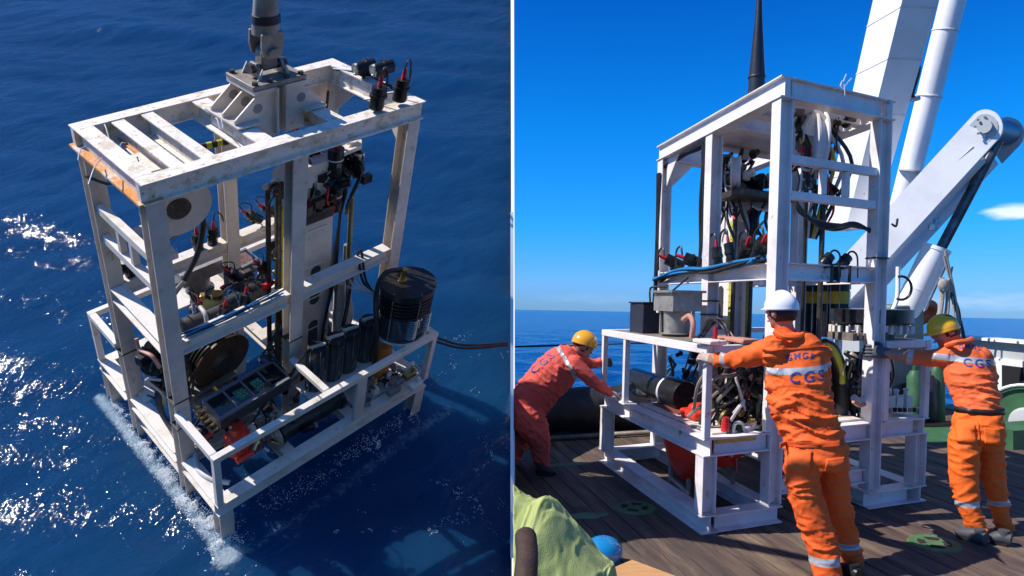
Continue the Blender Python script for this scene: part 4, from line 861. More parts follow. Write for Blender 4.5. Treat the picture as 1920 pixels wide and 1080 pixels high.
for (u, v, m_) in ((1362,640,SALMON),(1390,645,SALMON),(1330,650,CREAM)):
    p = at(T, u, v, 2, zr+.01); b = B(T); b.box((p.x,p.y,zr+.025), (.26,.14,.03), Matrix.Rotation(.5*(u%3-1),3,'Z')); b.build('rubber_pad', m_, R_, bevel=.008)
p = at(T, 1341, 640, 1, W+.25); b = B(T); b.lathe(p-v3(0,0,.03), (0,0,1), [(0,.03),(.05,.03),(.05,.02),(.13,.018)], 10); b.build('connector', RED, R_)
cable_bundle(T, [at(T,1318,640,1,W+.25), at(T,1335,610,1,W+.2), at(T,1352,615,1,W+.2), at(T,1370,645,1,W+.2)], RUBBER, R_, 4, .010, .05)
# lower level: black cylinder, bundle of dark gear, sacks
p, q = at(T, 1286, 744, 1, W+.22), v3(0,0,0); b = B(T); b.lathe(p, (1,0,0), [(0,.10),(0,.125),(.02,.132),(.30,.132),(.30,.118),(1.1,.118),(1.1,.08)], 30); b.build('long_cylinder', BLACK, R_)
b = B(T); b.lathe(p+v3(.31,0,0), (1,0,0), [(0,.125),(.02,.135),(.04,.125)], 30); b.build('clamp_ring', WIRE, R_)
b = B(T); b.box((p.x+.1,p.y,zd+.02), (.5,.3,.02)); b.build('cradle_plate', mat('rust_red_plate', (.22,.06,.04), .6, col2=(.12,.05,.035)), R_)
p = at(T, 1200, 722, 1, W+.2); b = B(T); b.ball(p, (.34,.16,.08), 10); b.ball(p+v3(-.2,.02,-.03), (.28,.13,.07), 10); b.build('black_sack', mat('black_plastic_sheet', (.02,.022,.028), .35, col2=(.06,.065,.075), nscale=8, bump=.6, bscale=12), R_)
for k in range(22):
    u, v = random.uniform(1235,1330), random.uniform(660,740); p = at(T, u, v, 1, W*.75+random.uniform(-.3,.1))
    hose(T, [p, p+v3(.1,.03,random.uniform(-.2,.2)), p+v3(random.uniform(-.1,.2),0,random.uniform(-.3,.1)), p+v3(.2,.1,-.35)], random.uniform(.009,.018), random.choice([RUBBER,RUBBER,DSTEEL,BLUEC,RED,RUBBER]), R_)
for k in range(26):
    u, v = random.uniform(1345,1432), random.uniform(700,800); p = at(T, u, v, 0, random.uniform(.2,.4))
    hose(T, [p, p+v3(.05,random.uniform(-.15,.15),random.uniform(-.15,.2)), p+v3(0,random.uniform(-.3,.3),random.uniform(-.1,.2)), p+v3(.1,random.uniform(-.3,.3),-.2)], random.uniform(.009,.016), random.choice([RUBBER,RUBBER,DSTEEL,RUBBER,CAST]), R_)
b = B(T); b.box((.75,W*.5,.98), (.6,.62,.45)); b.build('valve_cabinet', mat('dark_brown_cabinet', (.05,.03,.025), .5, col2=(.02,.015,.015), nscale=10), R_, bevel=.02)
p = at(T, 1398, 770, 0, .2); b = B(T); b.lathe(p, (0,.35,.9), [(0,.012),(.26,.012),(.27,.008)], 10); b.build('white_strut', WHOSE, R_)
for (u, v, h, m_) in ((1360,800,.10,RED),(1365,812,.12,BLACK),(1385,815,.11,BLACK),(1400,812,.08,CREAM),(1355,820,.06,CREAM)):
    p = at(T, u, v+8, 0, .12); b = B(T); b.lathe(p, (0,0,1), [(0,.035),(h*.6,.035),(h*.6,.028),(h,.024)], 14); b.build('fitting', m_, R_)
p = at(T, 1378, 822, 0, .06); b = B(T); b.box(p, (.05,.34,.04)); b.build('manifold', BRASS, R_, bevel=.004)
hose(T, [at(T,1372,815,0,.1), at(T,1378,795,0,.1), at(T,1392,795,0,.1), at(T,1396,818,0,.1)], .014, WHOSE, R_)
# red corer under the deck level
c = at(T, 1297, 865, 1, W+.26); b = B(T); b.lathe(v3(c.x,c.y,.16), (0,0,1), [(0,.06),(.05,.13),(.20,.21),(.34,.25),(.37,.25),(.38,.2)], 28); b.build('red_corer', REDP, R_)
b = B(T); b.box((c.x-.1,c.y+.02,zd+.05), (.26,.20,.07)); b.lathe((c.x-.08,c.y,zd+.06), (0,0,1), [(0,.09),(.06,.08),(.07,.04)], 20); b.build('red_housing', REDP, R_, bevel=.02)
clutter(T, at(TR,1395,790,0,.25), (.15,.22,.10), R_, 40, 26, [DSTEEL,BLACK,CAST,BLACK,BRASS,CREAM], .04)
clutter(T, at(TR,1400,720,0,.35), (.2,.2,.16), R_, 30, 27, [DSTEEL,BLACK,BROWN,BLACK], .05)
clutter(T, at(TR,1610,710,0,.35), (.2,.16,.2), R_, 26, 28, [DSTEEL,BLACK,CAST,STEEL], .045)
clutter(T, (1.3,W*.7,1.0), (.5,.3,.25), R_, 30, 29, [DSTEEL,BLACK,BLACK,RED], .05)
c2 = at(T, 1358, 868, 0, .45); b = B(T); b.lathe(v3(c2.x,c2.y,.34), (0,0,1), [(0,.06),(.10,.15),(.25,.18),(.27,.1)], 24); b.build('red_corer', REDP, R_)
for (u, v) in ((1256,930),(1290,945),(1373,935),(1316,905)):
    p = onplane(T, u, v); p = T.inverted() @ p; ptube(T, (p.x,p.y,.03), (p.x,p.y,zd-.02), .020, R_, 'support_leg', CAST)
for (u, v, u2, v2) in ((1256,895,1290,925),(1330,870,1373,900)):
    p, q = at(T,u,v,2,.25), at(T,u2,v2,2,.25); ptube(T, p, q, .016, R_, 'brace', CAST)
# near-face right bay: canisters with yellow bands, wide drum, grate, hoses
for (u, r_) in ((1522,.10),(1550,.09),(1572,.10)):
    p = at(T, u, 640, 1, -.14-.02*r_); cc = v3(p.x, p.y, zr-.02)
    canister(T, cc, r_*.85, .52, R_, win=False, band=YPAINT)
p = at(T, 1632, 622, 1, -.15); b = B(T); b.lathe(v3(p.x,p.y,zr+.12), (0,0,1), [(0,.29),(.02,.335),(.13,.335),(.13,.30),(.14,.1)], 40); b.build('wide_drum', BLACK, R_)
b = B(T)
for k in range(24):
    a_ = k/24*math.tau; b.box((p.x+.32*math.cos(a_),p.y+.32*math.sin(a_),zr+.08), (.03,.03,.06))
b.build('drum_fins', CREAM, R_)['kind'] = 'stuff'
q = at(T, 1612, 632, 0, .25); b = B(T)
for k in range(8): b.box((q.x,q.y-.2+.055*k,zr+.03), (.3,.04,.06))
b.build('grating', mat('dirty_grating', (.22,.18,.14), .7, col2=(.08,.07,.06), nscale=15), R_)['kind'] = 'stuff'
p = at(T, 1552, 690, 0, .3); b = B(T)
pts = [at(T,1543,645,0,.28), at(T,1560,655,0,.28), at(T,1575,690,0,.3), at(T,1580,740,0,.3), at(T,1578,780,0,.3)]
b.tube(curve(pts), .055, 12); bigh = b.build('corrugated_hose', RUBBER, R_)
b = B(T); b.tube(curve([q_+v3(-.045,.02,0) for q_ in pts[:3]]+[pts[3]+v3(-.03,.035,.1)]), .026, 10); b.build('stripe', YELLOW, bigh)
b = B(T); b.box((.55,.25,.90), (.35,.34,.42)); b.build('dark_cabinet', mat('dark_brown_cabinet', (.05,.03,.025)), R_, bevel=.02)
for k in range(16):
    u = random.uniform(1585,1632); p = at(T, u, 672, 0, random.uniform(.1,.4))
    hose(T, [p, at(T,u+random.uniform(-12,12),705,0,.25), at(T,u+random.uniform(-22,8),740,0,.3), at(T,random.uniform(1590,1630),775,0,.3)], random.uniform(.009,.017), random.choice([RUBBER,RUBBER,WHOSE,RUBBER,STEEL]), R_)
hose(T, [at(T,1600,745,0,.1), at(T,1610,752,0,.1), at(T,1625,745,0,.1), at(T,1630,728,0,.12)], .028, WHOSE, R_, n=10); hose(T, [at(T,1600,752,0,.05), at(T,1612,760,0,.05), at(T,1622,757,0,.05)], .018, SALMON, R_)
for k in range(7): hose(T, [at(T,1668-2*k,640+8*k,0,.3), at(T,1676,700,0,.4), at(T,1662,740,0,.4), at(T,1660,772,0,.3)], .012, RUBBER, R_) if k < 2 else None
for (u, v) in ((1665,752),(1680,754),(1698,752)):
    p = at(T, u, v, 0, .6); b = B(T); b.box(p, (.1,.08,.10)); b.lathe(p+v3(0,0,.05), (0,0,1), [(0,.02),(.04,.02),(.06,.03),(.07,.01)], 8); b.build('manifold', CREAM, R_, bevel=.004)
for k in range(8): p = at(T, 1660+9*k, 772, 2, zd+.02); b = B(T); b.lathe(p, (0,0,1), [(0,.018),(.03,.018),(.035,.01)], 8); b.build('fitting', random.choice([STEEL,BLACK,WIRE]), R_)
b = B(T); b.box((.4,W/2,zd+.01), (.6,W-.26,.014)); b.build('floor_plate', CREAM, R_)
b = B(T); b.box((.75,W+b2*.5,zd+.008), (1.3,b2-.25,.012)); b.build('floor_plate', CREAM, R_)
for (x_, y_, z_) in ((.07,W-.07,1.25),(L/2,W-.07,1.62),(L/2,W-.07,1.5),(.07,.07,1.98),(.07,.5,zm-.06)):
    b = B(T); b.box((x_,y_,z_), (.128,.126,.012) if y_ != .5 else (.14,.014,.15)); b.build('cable_tie', RUBBER, R_)
WHITE = WH_
# ------------------------------------------------------------------ right place: stern of the ship
def pbox(name, m, pts_near, ext, parent=None, bevel=0):
    b = B(); b.prism(pts_near, ext); return b.build(name, m, parent, bevel=bevel)
def clipped(o): clip(o); return o
def tapered(name, P, Q, aP, bP, aQ, bQ, ta, tb, m, parent):
    """box section from P to Q; half sizes (a along ta, b along tb) at each end"""
    b = B(); vs = []
    for C_, a, c in ((P,aP,bP),(Q,aQ,bQ)): vs += [C_-ta*a-tb*c, C_+ta*a-tb*c, C_+ta*a+tb*c, C_-ta*a+tb*c]
    b.add(vs, [(3,2,1,0),(4,5,6,7)]+[(i,(i+1)%4,4+(i+1)%4,4+i) for i in range(4)]); return b.build(name, m, parent)
af = thing('stern_crane', 'tall white stern crane frame with hydraulic cylinder behind the lander', 'crane', Matrix.Translation(onplane(SR, 1680, 770)))
_r, _w = v3(.868,0,-.496), v3(.496,0,.868); ta = RC @ (_r*.6-_w*.8); tb = RC @ (_r*.8+_w*.6)
k1 = 9.5
P, Q = px(1740, -170, 9.0), px(1588, 430, 10.6); tapered('boom_leg', P, Q, .36, .27, .32, .22, ta, tb, SHIPW, af)
b = B(); b.tube([px(1830,-170,10.2), px(1676,440,11.2)], [.185,.165], 28); b.build('round_strut', SHIPW, af)
b = B(); b.lathe(px(1708,318,10.85), (px(1676,440,11.2)-px(1830,-170,10.2)), [(0,.176),(.01,.18),(.03,.18),(.03,.17)], 28); b.build('weld_ring', SHIPG, af)
for (u, v, s) in ((1718,150,1.),(1709,180,.6)):
    b = B()
    for k in range(3): b.tube(curve([px(1722,105+10*k,9.9), px(1712+4*k,140,9.9), px(1704+3*k,175,9.9), px(1712,185,9.9)]), .035, 8)
    b.build('hanging_hose', RUBBER, af)
    break
b = B(); b.tube(curve([px(1700,180,9.8), px(1710,187,9.8), px(1724,184,9.8)]), .03, 8); b.build('bracket', SHIPG, af)
WELD = mat('weld_bead', (.84,.82,.80), .5, col2=(.66,.58,.50), nscale=12, bump=.5, bscale=60)
_P, _Q = px(1740, -170, 9.0), px(1588, 430, 10.6)
for t in (.30,.45,.62,.80):
    c = _P.lerp(_Q, t); a1, b1_ = .36+(.32-.36)*t+.006, .27+(.22-.27)*t+.006; ax_ = (_Q-_P).normalized()
    b = B(); vs = []
    for s_ in (0, .022): vs += [c+ax_*s_-ta*a1-tb*b1_, c+ax_*s_+ta*a1-tb*b1_, c+ax_*s_+ta*a1+tb*b1_, c+ax_*s_-ta*a1+tb*b1_]
    b.add(vs, [(i,(i+1)%4,4+(i+1)%4,4+i) for i in range(4)]+[(3,2,1,0),(4,5,6,7)]); b.build('weld_seam', WELD, af)
for t in (.35,.55): b = B(); b.lathe(px(1830,-170,10.2).lerp(px(1676,440,11.2), t), px(1676,440,11.2)-px(1830,-170,10.2), [(0,.184),(.005,.190),(.02,.190),(.025,.183)], 28); b.build('weld_ring', WELD, af)
# knuckle arm: two cheeks with a pin, box body between
dA = lambda u: 9.0 + (1848-u)/288*1.0
def A_(u, v): return px(u, v, dA(u))
E_ = px(1889,250,9.62) - px(1848,238,9.0); En = E_.normalized()
cir = [(1848+32*math.cos(a), 238+33*math.sin(a)) for a in np.linspace(math.radians(-133), math.radians(47), 14)]
poly = [(1545,520)] + cir + [(1560,600)]
b = B(); b.prism([A_(u,v) for u,v in poly], En*.05); b.build('arm_cheek', SHIPW, af)
b = B(); b.prism([A_(u,v)+E_ for u,v in [(1800,242)]+cir+[(1836,298)]], En*.05); b.build('arm_cheek', SHIPG, af)
b = B(); b.prism([A_(u,v)+En*.052 for u,v in ((1545,521),(1798,247),(1830,300),(1561,598))], E_-En*.054); b.build('arm_box', SHIPW, af)
b = B(); b.prism([A_(u,v)-En*.012 for u,v in [(1814,240)]+[(1848+24*math.cos(a), 238+25*math.sin(a)) for a in np.linspace(math.radians(-125), math.radians(50), 10)]+[(1812,308)]], En*.011); b.build('doubler_plate', SHIPG, af)
b = B(); b.cyl(A_(1848,238)-En*.06, A_(1848,238)+E_+En*.1, .085, 24); b.build('pivot_pin', SHIPG, af)
b = B(); b.cyl(A_(1848,238)+En*.15, A_(1848,238)+E_-En*.02, .16, 24); b.build('pivot_boss', mat('blue_grey_steel', (.16,.18,.24), .4, .3), af)
b = B(); b.tube([px(1872,262,9.35), px(1762,470,9.55)], .068, 18); b.build('piston_rod', mat('oily_piston_rod', (.16,.165,.18), .25, .6, col2=(.05,.05,.055), nscale=5), af)
P, Q = px(1757,463,9.55), px(1668,650,9.8); b = B(); a_ = (Q-P); b.lathe(P, a_, [(0,.13),(0,.186),(.05,.186),(.05,.176),(.62,.176),(.62,.180),(.64,.180),(.64,.176),(a_.length,.176)], 30); b.build('hydraulic_cylinder', SHIPW, af)
b = B(); b.tube(curve([px(1777,478,9.3), px(1772,500,9.3), px(1758,530,9.35), px(1735,580,9.4)]), .018, 8); b.build('hydraulic_pipe', STEEL, af)
for (u0,v0,u1,v1) in ((1768,285,1800,330),(1700,355,1740,402),(1640,417,1682,462)):
    b = B(); b.beam(A_(u0,v0)-En*.004, A_(u1,v1)-En*.004, .018, .012, En, 'B'); b.build('weld_seam', WELD, af)
for k in range(8):
    a = math.tau*k/8; p = A_(1848,238)-En*.014+(RC @ v3(math.cos(a),math.sin(a),0))*.125; b = B(); b.cyl(p, p-En*.02, .016, 6); b.build('bolt', STEEL, af)
for (u,v) in ((1735,330),(1668,395)):
    b = B(); b.lathe(A_(u,v)-En*.03, En, [(0,.02),(.03,.02)], 8); b.build('grease_nipple', STEEL, af)
b = B(); b.tube(curve([A_(u,v)-En*.02 for u,v in ((1826,275),(1780,318),(1720,378),(1665,438))]), .011, 6); b.build('hydraulic_pipe', SHIPG, af)
# pedestal and deck house parts under the crane
b = B(); q0 = SRi @ onplane(SR, 1690, 778); b.T = SR; b.box((q0.x+.3,q0.y+.35,.65), (.5,.5,1.3)); b.box((q0.x+.3,q0.y+.35,1.32), (.62,.62,.06)); b.build('pedestal', SHIPG, af, bevel=.01)
b = B(SR); b.box((q0.x+.5,q0.y-.35,.72), (.45,.55,1.44)); b.build('gear_housing', mat('grey_green_paint', (.20,.24,.22), .5, col2=(.13,.15,.14), nscale=3), af, bevel=.02)
b = B(); b.tube(curve([px(1684,500,9.3), px(1682,560,9.3), px(1668,598,9.25), px(1666,660,9.2)]), .028, 10); b.build('white_pipe', SHIPW, af)
b = B(); b.tube([px(1690+19*math.cos(a), 540+22*math.sin(a), 9.2+.02*math.sin(a*2)) for a in np.linspace(-1.9, 2.0, 14)], .018, 8); b.build('hanging_hose', RUBBER, af)
b = B(); b.tube([px(1708,610,8.9), px(1682,665,8.9)], .012, 6); b.build('stay_rod', CAST, af)
for (u, v) in ((1677,413),(1681,420)):
    pass
b = B(); b.tube(curve([px(1672,420,9.2), px(1680,424,9.2), px(1683,410,9.2)]), .015, 8); b.build('hook', RUBBER, af)
for (u,v,r_) in ((1748,432,.05),(1756,420,.04),(1762,415,.03)): b = B(); b.lathe(px(u,v,9.4), (0,0,1), [(0,r_),(r_*1.6,r_),(r_*1.8,r_*.5)], 10); b.build('pipe_fitting', STEEL, af)
# ropes and tackle hanging by the stern
tk = thing('rope_tackle', 'bundle of pale ropes hanging behind the yellow helmet', 'rope', Matrix.Translation(onplane(SR, 1790, 745)))
for k, (a, c_, w) in enumerate((((1772,470),(1802,640),.018),((1766,520),(1760,600),.03),((1776,525),(1772,610),.028),((1770,480),(1790,600),.012),((1782,548),(1812,655),.022),((1790,560),(1800,610),.018),((1786,500),(1768,545),.012))):
    b = B(); b.tube(curve([px(a[0],a[1],8.9), px((a[0]+c_[0])/2+3,(a[1]+c_[1])/2,8.9), px(c_[0],c_[1],8.85)]), w, 8); b.build('rope', ROPE if k not in (4,5) else RUBBER, tk)
b = B(); b.ball(px(1769,535,8.88), (.07,.05,.09), 8); b.build('knot', ROPE, tk)
# bulwark
bw = thing('bulwark', 'white steel bulwark with grey top along the side of the deck', 'bulwark', Matrix.Translation(SR @ v3(2.5,-4.45,0)))
YB = -4.45
def xz(u, v): q = at(SR, u, v, 1, YB); return q.x, q.z
x0b, x1b = -1.0, 3.62
def slab(z0, z1, th, m, name, yo=0, xa=x0b, xb=x1b): b = B(SR); b.box(((xa+xb)/2, YB+yo, (z0+z1)/2), (xb-xa, th, z1-z0)); return b.build(name, m, bw)
slab(.02, .72, .05, SHIPW, 'bulwark_plate'); slab(.72, .95, .04, SHIPG, 'grey_strake', -.02); slab(.95, .99, .20, SHIPW, 'top_rail')
slab(.22, .64, .03, mat('opening_shade', (.01,.01,.012), .8), 'scupper_opening', .035, 1.2, xz(1884, 705)[0])  # dark slab on the plate, painted as the shade inside an opening
for x_ in np.arange(.2, 3.5, .9): b = B(SR); b.prism([(x_,YB-.03,.02),(x_,YB-.30,.02),(x_,YB-.03,.9)], (.02,0,0)); b.build('stiffener', SHIPW, bw)
b = B(SR); b.box((1.4, YB+.28, .006), (4.4, .46, .012)); o = b.build('waterway', mat('green_waterway', (.05,.14,.08), .5, col2=(.03,.09,.06), nscale=3)); struct(o, 'green painted strip along the bulwark')
# fender roll and edge pipe
fx = 3.30
b = B(SR); b.lathe((fx, 3.6, .27), (0,-1,0), [(0,.2),(.02,.27)]+[(i*.25+.25,.27-.012*(i%2)) for i in range(16)]+[(4.3,.25),(4.32,.15)], 28)
o = b.build('fender', mat('scuffed_black_rubber', (.012,.012,.014), .5, col2=(.05,.05,.055), nscale=3, bump=.4, bscale=10)); tag(o, 'long black rubber fender lying along the deck edge', 'fender'); clip(o)
b = B(SR); b.cyl((fx-.42, 3.5, .04), (fx-.42, -.6, .04), .028, 10); o = b.build('edge_pipe', CAST); tag(o, 'thin grey pipe on the deck in front of the black fender', 'pipe'); clip(o)
for zz, nm in ((1.02,'upper'),):
    b = B(SR); b.cyl((fx+.25, 3.8, zz), (fx+.25, -.9, zz), .012, 6); o = b.build('guard_wire', RUBBER); tag(o, 'thin dark guard wire stretched above the black fender', 'wire'); clip(o)
    b = B(SR); b.box((fx+.25,-.9,.5), (.05,.05,1.1)); o = b.build('wire_post', DSTEEL); tag(o, 'short dark post holding the guard wire behind the lander', 'post')
# winch at the right edge
wn = thing('deck_winch', 'green winch with white rimmed drum behind the worker in the black belt', 'winch', Matrix.Translation(onplane(SR, 1915, 862)))
GREEN = mat('green_deck_paint', (.05,.14,.06), .5, col2=(.03,.09,.04), nscale=4, col3=(.15,.12,.08), n3=9, lo3=.6, hi3=.7)
c = px(1925,792,8.3); ax = (RC @ v3(-.72,-.02,-.69)).normalized()
b = B(); b.lathe(c, ax, [(0,.1),(0,.44),(.05,.46),(.05,.40),(.02,.40),(.02,.1)], 40); b.build('drum_flange', GREEN, wn)
_u = ax.orthogonal().normalized(); _v = ax.cross(_u); b = B(); b.tube([c+ax*.05+(_u*math.cos(a)+_v*math.sin(a))*.45 for a in np.linspace(0, math.tau, 41)], .018, 8, False); b.build('white_rim', SHIPW, wn)
b = B(); b.lathe(c-ax*.7, ax, [(0,.46),(.04,.46),(.04,.25),(.68,.25)], 30); b.build('drum', RUBBER, wn)
b = B(); b.lathe(c+ax*.02, ax, [(0,.18),(.12,.16),(.14,.05)], 24); b.build('gear_case', SHIPG, wn)
q = SRi @ onplane(SR, 1925, 850); b = B(SR); b.box((q.x+.35,q.y-.35,.10), (.4,.7,.2)); b.build('winch_bed', GREEN, wn)
# green floor plate with orange edge, bottles behind the lander
q = SRi @ onplane(SR, 1765, 815); b = B(SR); b.box((q.x,q.y,.004), (.75,1.0,.008)); o = b.build('green_floor_plate', GREEN); tag(o, 'flat green painted plate on the deck behind the lander', 'floor plate')
b = B(SR); b.box((q.x+.40,q.y,.02), (.05,1.0,.04)); o = b.build('kerb_strip', mat('orange_brown_strip', (.35,.16,.06), .6, col2=(.2,.12,.06))); tag(o, 'low orange brown strip along the far edge of the green plate', 'strip')
for i, (u, v, hgt, m_, lb) in enumerate(((1716,800,.74,GREEN,'green gas bottle standing behind the base of the lander'),(1742,795,.66,mat('dark_bottle', (.03,.025,.03), .4),'dark gas bottle between two green bottles behind the lander'),(1757,792,.76,GREEN,'green gas bottle close to the bending worker in the yellow helmet'))):
    q = SRi @ onplane(SR, u, v); b = B(SR); b.lathe((q.x,q.y,0), (0,0,1), [(0,.08),(.02,.09),(hgt*.82,.09),(hgt*.92,.05),(hgt*.93,.025),(hgt,.025)], 18); o = b.build('gas_bottle', m_); tag(o, lb, 'gas bottle', 'gas bottles behind the lander')
# coiled drum of orange cable near the pedestal
q = SRi @ onplane(SR, 1757, 780); b = B(SR)
cc_ = thing('cable_coil', 'brown cable coil with orange ends on the deck beside the green bottles', 'coil', Matrix.Translation(onplane(SR, 1757, 782)))
for k in range(6): b = B(SR); b.tube([v3(q.x+.3+.2*math.cos(a), q.y-.05+.2*math.sin(a), .05+.06*k) for a in np.linspace(0, math.tau, 16)], .028, 8); b.build('cable_turn', BROWN if k % 3 else ORNG, cc_)
# tie-down sockets
def socket(u, v, lab, r_=.165):
    q = SRi @ onplane(SR, u, v); b = B(SR @ Matrix.Translation((q.x,q.y,0)))
    t = thing('deck_socket', lab, 'tie-down socket', SR @ Matrix.Translation((q.x,q.y,0)), 'green tie-down sockets in the deck')
    b.lathe((0,0,.001), (0,0,1), [(0,r_),(.008,r_*.96)], 20); b.build('socket_plate', mat('bright_green_paint', (.06,.22,.06), .65, col2=(.05,.13,.045), nscale=9, col3=(.12,.085,.06), n3=13, lo3=.48, hi3=.60), t)
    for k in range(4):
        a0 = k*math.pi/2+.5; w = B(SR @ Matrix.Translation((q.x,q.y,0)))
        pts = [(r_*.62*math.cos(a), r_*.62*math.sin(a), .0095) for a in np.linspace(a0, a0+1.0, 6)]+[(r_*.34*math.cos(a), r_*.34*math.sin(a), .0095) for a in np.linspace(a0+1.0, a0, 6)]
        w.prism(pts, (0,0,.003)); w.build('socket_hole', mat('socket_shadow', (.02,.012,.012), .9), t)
socket(1752, 1020, 'green cross-holed socket on open deck between the two standing workers')
socket(1190, 953, 'green socket next to the long skid of the lander, mostly in shade', .17)
for i, (u, v, sx, sy, lb) in enumerate(((1092,968,.42,.07,'pale green paint smear on the deck beyond the green cloth'),(1055,872,.5,.06,'green paint smear on the deck by the foot of the pushing worker'))):
    q = SRi @ onplane(SR, u, v); b = B(SR); pts = []
    for a in np.linspace(0, math.tau, 22, endpoint=False): rr = 1+.35*noise.noise((math.cos(a)*2, math.sin(a)*2, i*5.)); pts.append((q.x+sy*rr*math.sin(a), q.y+sx*.5*rr*math.cos(a), .001))
    b.prism(pts, (0,0,.002)); o = b.build('paint_smear', mat('paint_smear_green', (.08,.22,.12), .7, col2=(.12,.12,.08), nscale=10)); tag(o, lb, 'paint smear')
# ------------------------------------------------------------------ green cloth, blue tub, board in the foreground
out = [(900,890),(963,908),(985,922),(1010,937),(1033,932),(1050,948),(1078,980),(1105,1010),(1140,1046),(1152,1062),(1157,1085),(1162,1130)]
nu, nv = 130, 90; vs = []
def outl(t):
    x = t*(len(out)-1); i = min(int(x), len(out)-2); f = x-i; return out[i][0]*(1-f)+out[i+1][0]*f, out[i][1]*(1-f)+out[i+1][1]*f
for j in range(nv):
    s = j/(nv-1)
    for i in range(nu):
        u, v = outl(i/(nu-1)); d0 = 3.55 - .25*(v-900)/200
        P0 = px(u, v, d0)
        if s < .18:                 # far side falling to the deck
            f = 1-s/.18; g = SR @ v3(*( (SRi @ px(u, v, d0+.12*f))[:2]), 0); z = SRi @ px(u, v, d0); zz = z.z*(1-f**1.5)
            q = SRi @ px(u, v, d0+.10*f); q.z = zz; p = SR @ q
        else:
            f = (s-.18)/.82; q = SRi @ P0; e = SRi @ px(u-120*f, v+10, d0-1.15*f); q = q.lerp(e, f); q.z = (SRi @ P0).z - .30*f*f + .05*math.sin(f*math.pi); p = SR @ q
        n_ = noise.noise((i*.027, j*.03, 1.)) * .06 + abs(noise.noise((i*.05+j*.025, j*.025, 4.)))*.03 + noise.noise((i*.15, j*.11, 7.))*.005 + noise.noise((i*.4, j*.3, 2.))*.0015 + .006*max(0,1-abs(noise.noise((i*.07+j*.055, j*.08-i*.02, 12.)))*5)
        p = p + SR.col[2].to_3d()*(n_ * min(1, s*4))
        vs.append(p)
fs = [(j*nu+i, j*nu+i+1, (j+1)*nu+i+1, (j+1)*nu+i) for j in range(nv-1) for i in range(nu-1)]
b = B(); b.add(vs, fs); o = b.build('green_cloth', mat('lime_green_cloth', (.42,.47,.17), .85, col2=(.34,.39,.12), nscale=3, col3=(.25,.28,.10), n3=9, lo3=.6, hi3=.72, bump=.4, bscale=160), smooth=180)
sm = o.modifiers.new('thickness', 'SOLIDIFY'); sm.thickness = .006; tag(o, 'lime green cloth heaped in the corner of the deck', 'cloth'); clip(o)
b = B(); pts = [px(985,1000,2.85), px(988,1040,2.7), px(985,1090,2.55), px(980,1140,2.45)]; b.tube(curve(pts), [.01]+[.045]*17+[.04], 12)
b.v = b.v[:]; o = b.build('brown_log', mat('dark_brown_wood', (.06,.03,.02), .7, col2=(.03,.018,.012), nscale=8, stretch=(1,1,6), bump=.4)); tag(o, 'dark brown timber end poking out of the green cloth', 'timber'); clip(o)
q = SRi @ onplane(SR, 1140, 1062); b = B(SR); b.lathe((q.x+.02,q.y+.02,0), (0,0,1), [(0,.06),(.01,.085),(.05,.11),(.09,.12),(.13,.112),(.16,.085),(.175,.05),(.178,.02)], 32)
o = b.build('blue_tub', mat('glossy_blue_plastic', (.01,.20,.45), .12, coat=1.)); tag(o, 'small glossy blue plastic tub beside the green cloth', 'tub')
q = SRi @ onplane(SR, 1200, 1100); b = B(SR @ Matrix.Translation((q.x,q.y,0)) @ Matrix.Rotation(.5,4,'Z')); b.box((0,0,.05), (.36,.30,.03)); b.box((0,.10,.02), (.34,.05,.04)); b.box((0,-.10,.02), (.34,.05,.04))
o = b.build('plywood_board', mat('warm_plywood', (.55,.30,.13), .6, col2=(.45,.23,.09), nscale=4, stretch=(1,7,1))); tag(o, 'tan plywood board on the deck just past the blue tub', 'board')
RGT = RC @ v3(1,0,0); DWN = RC @ v3(0,1,0); FWD = RC @ v3(0,0,1)
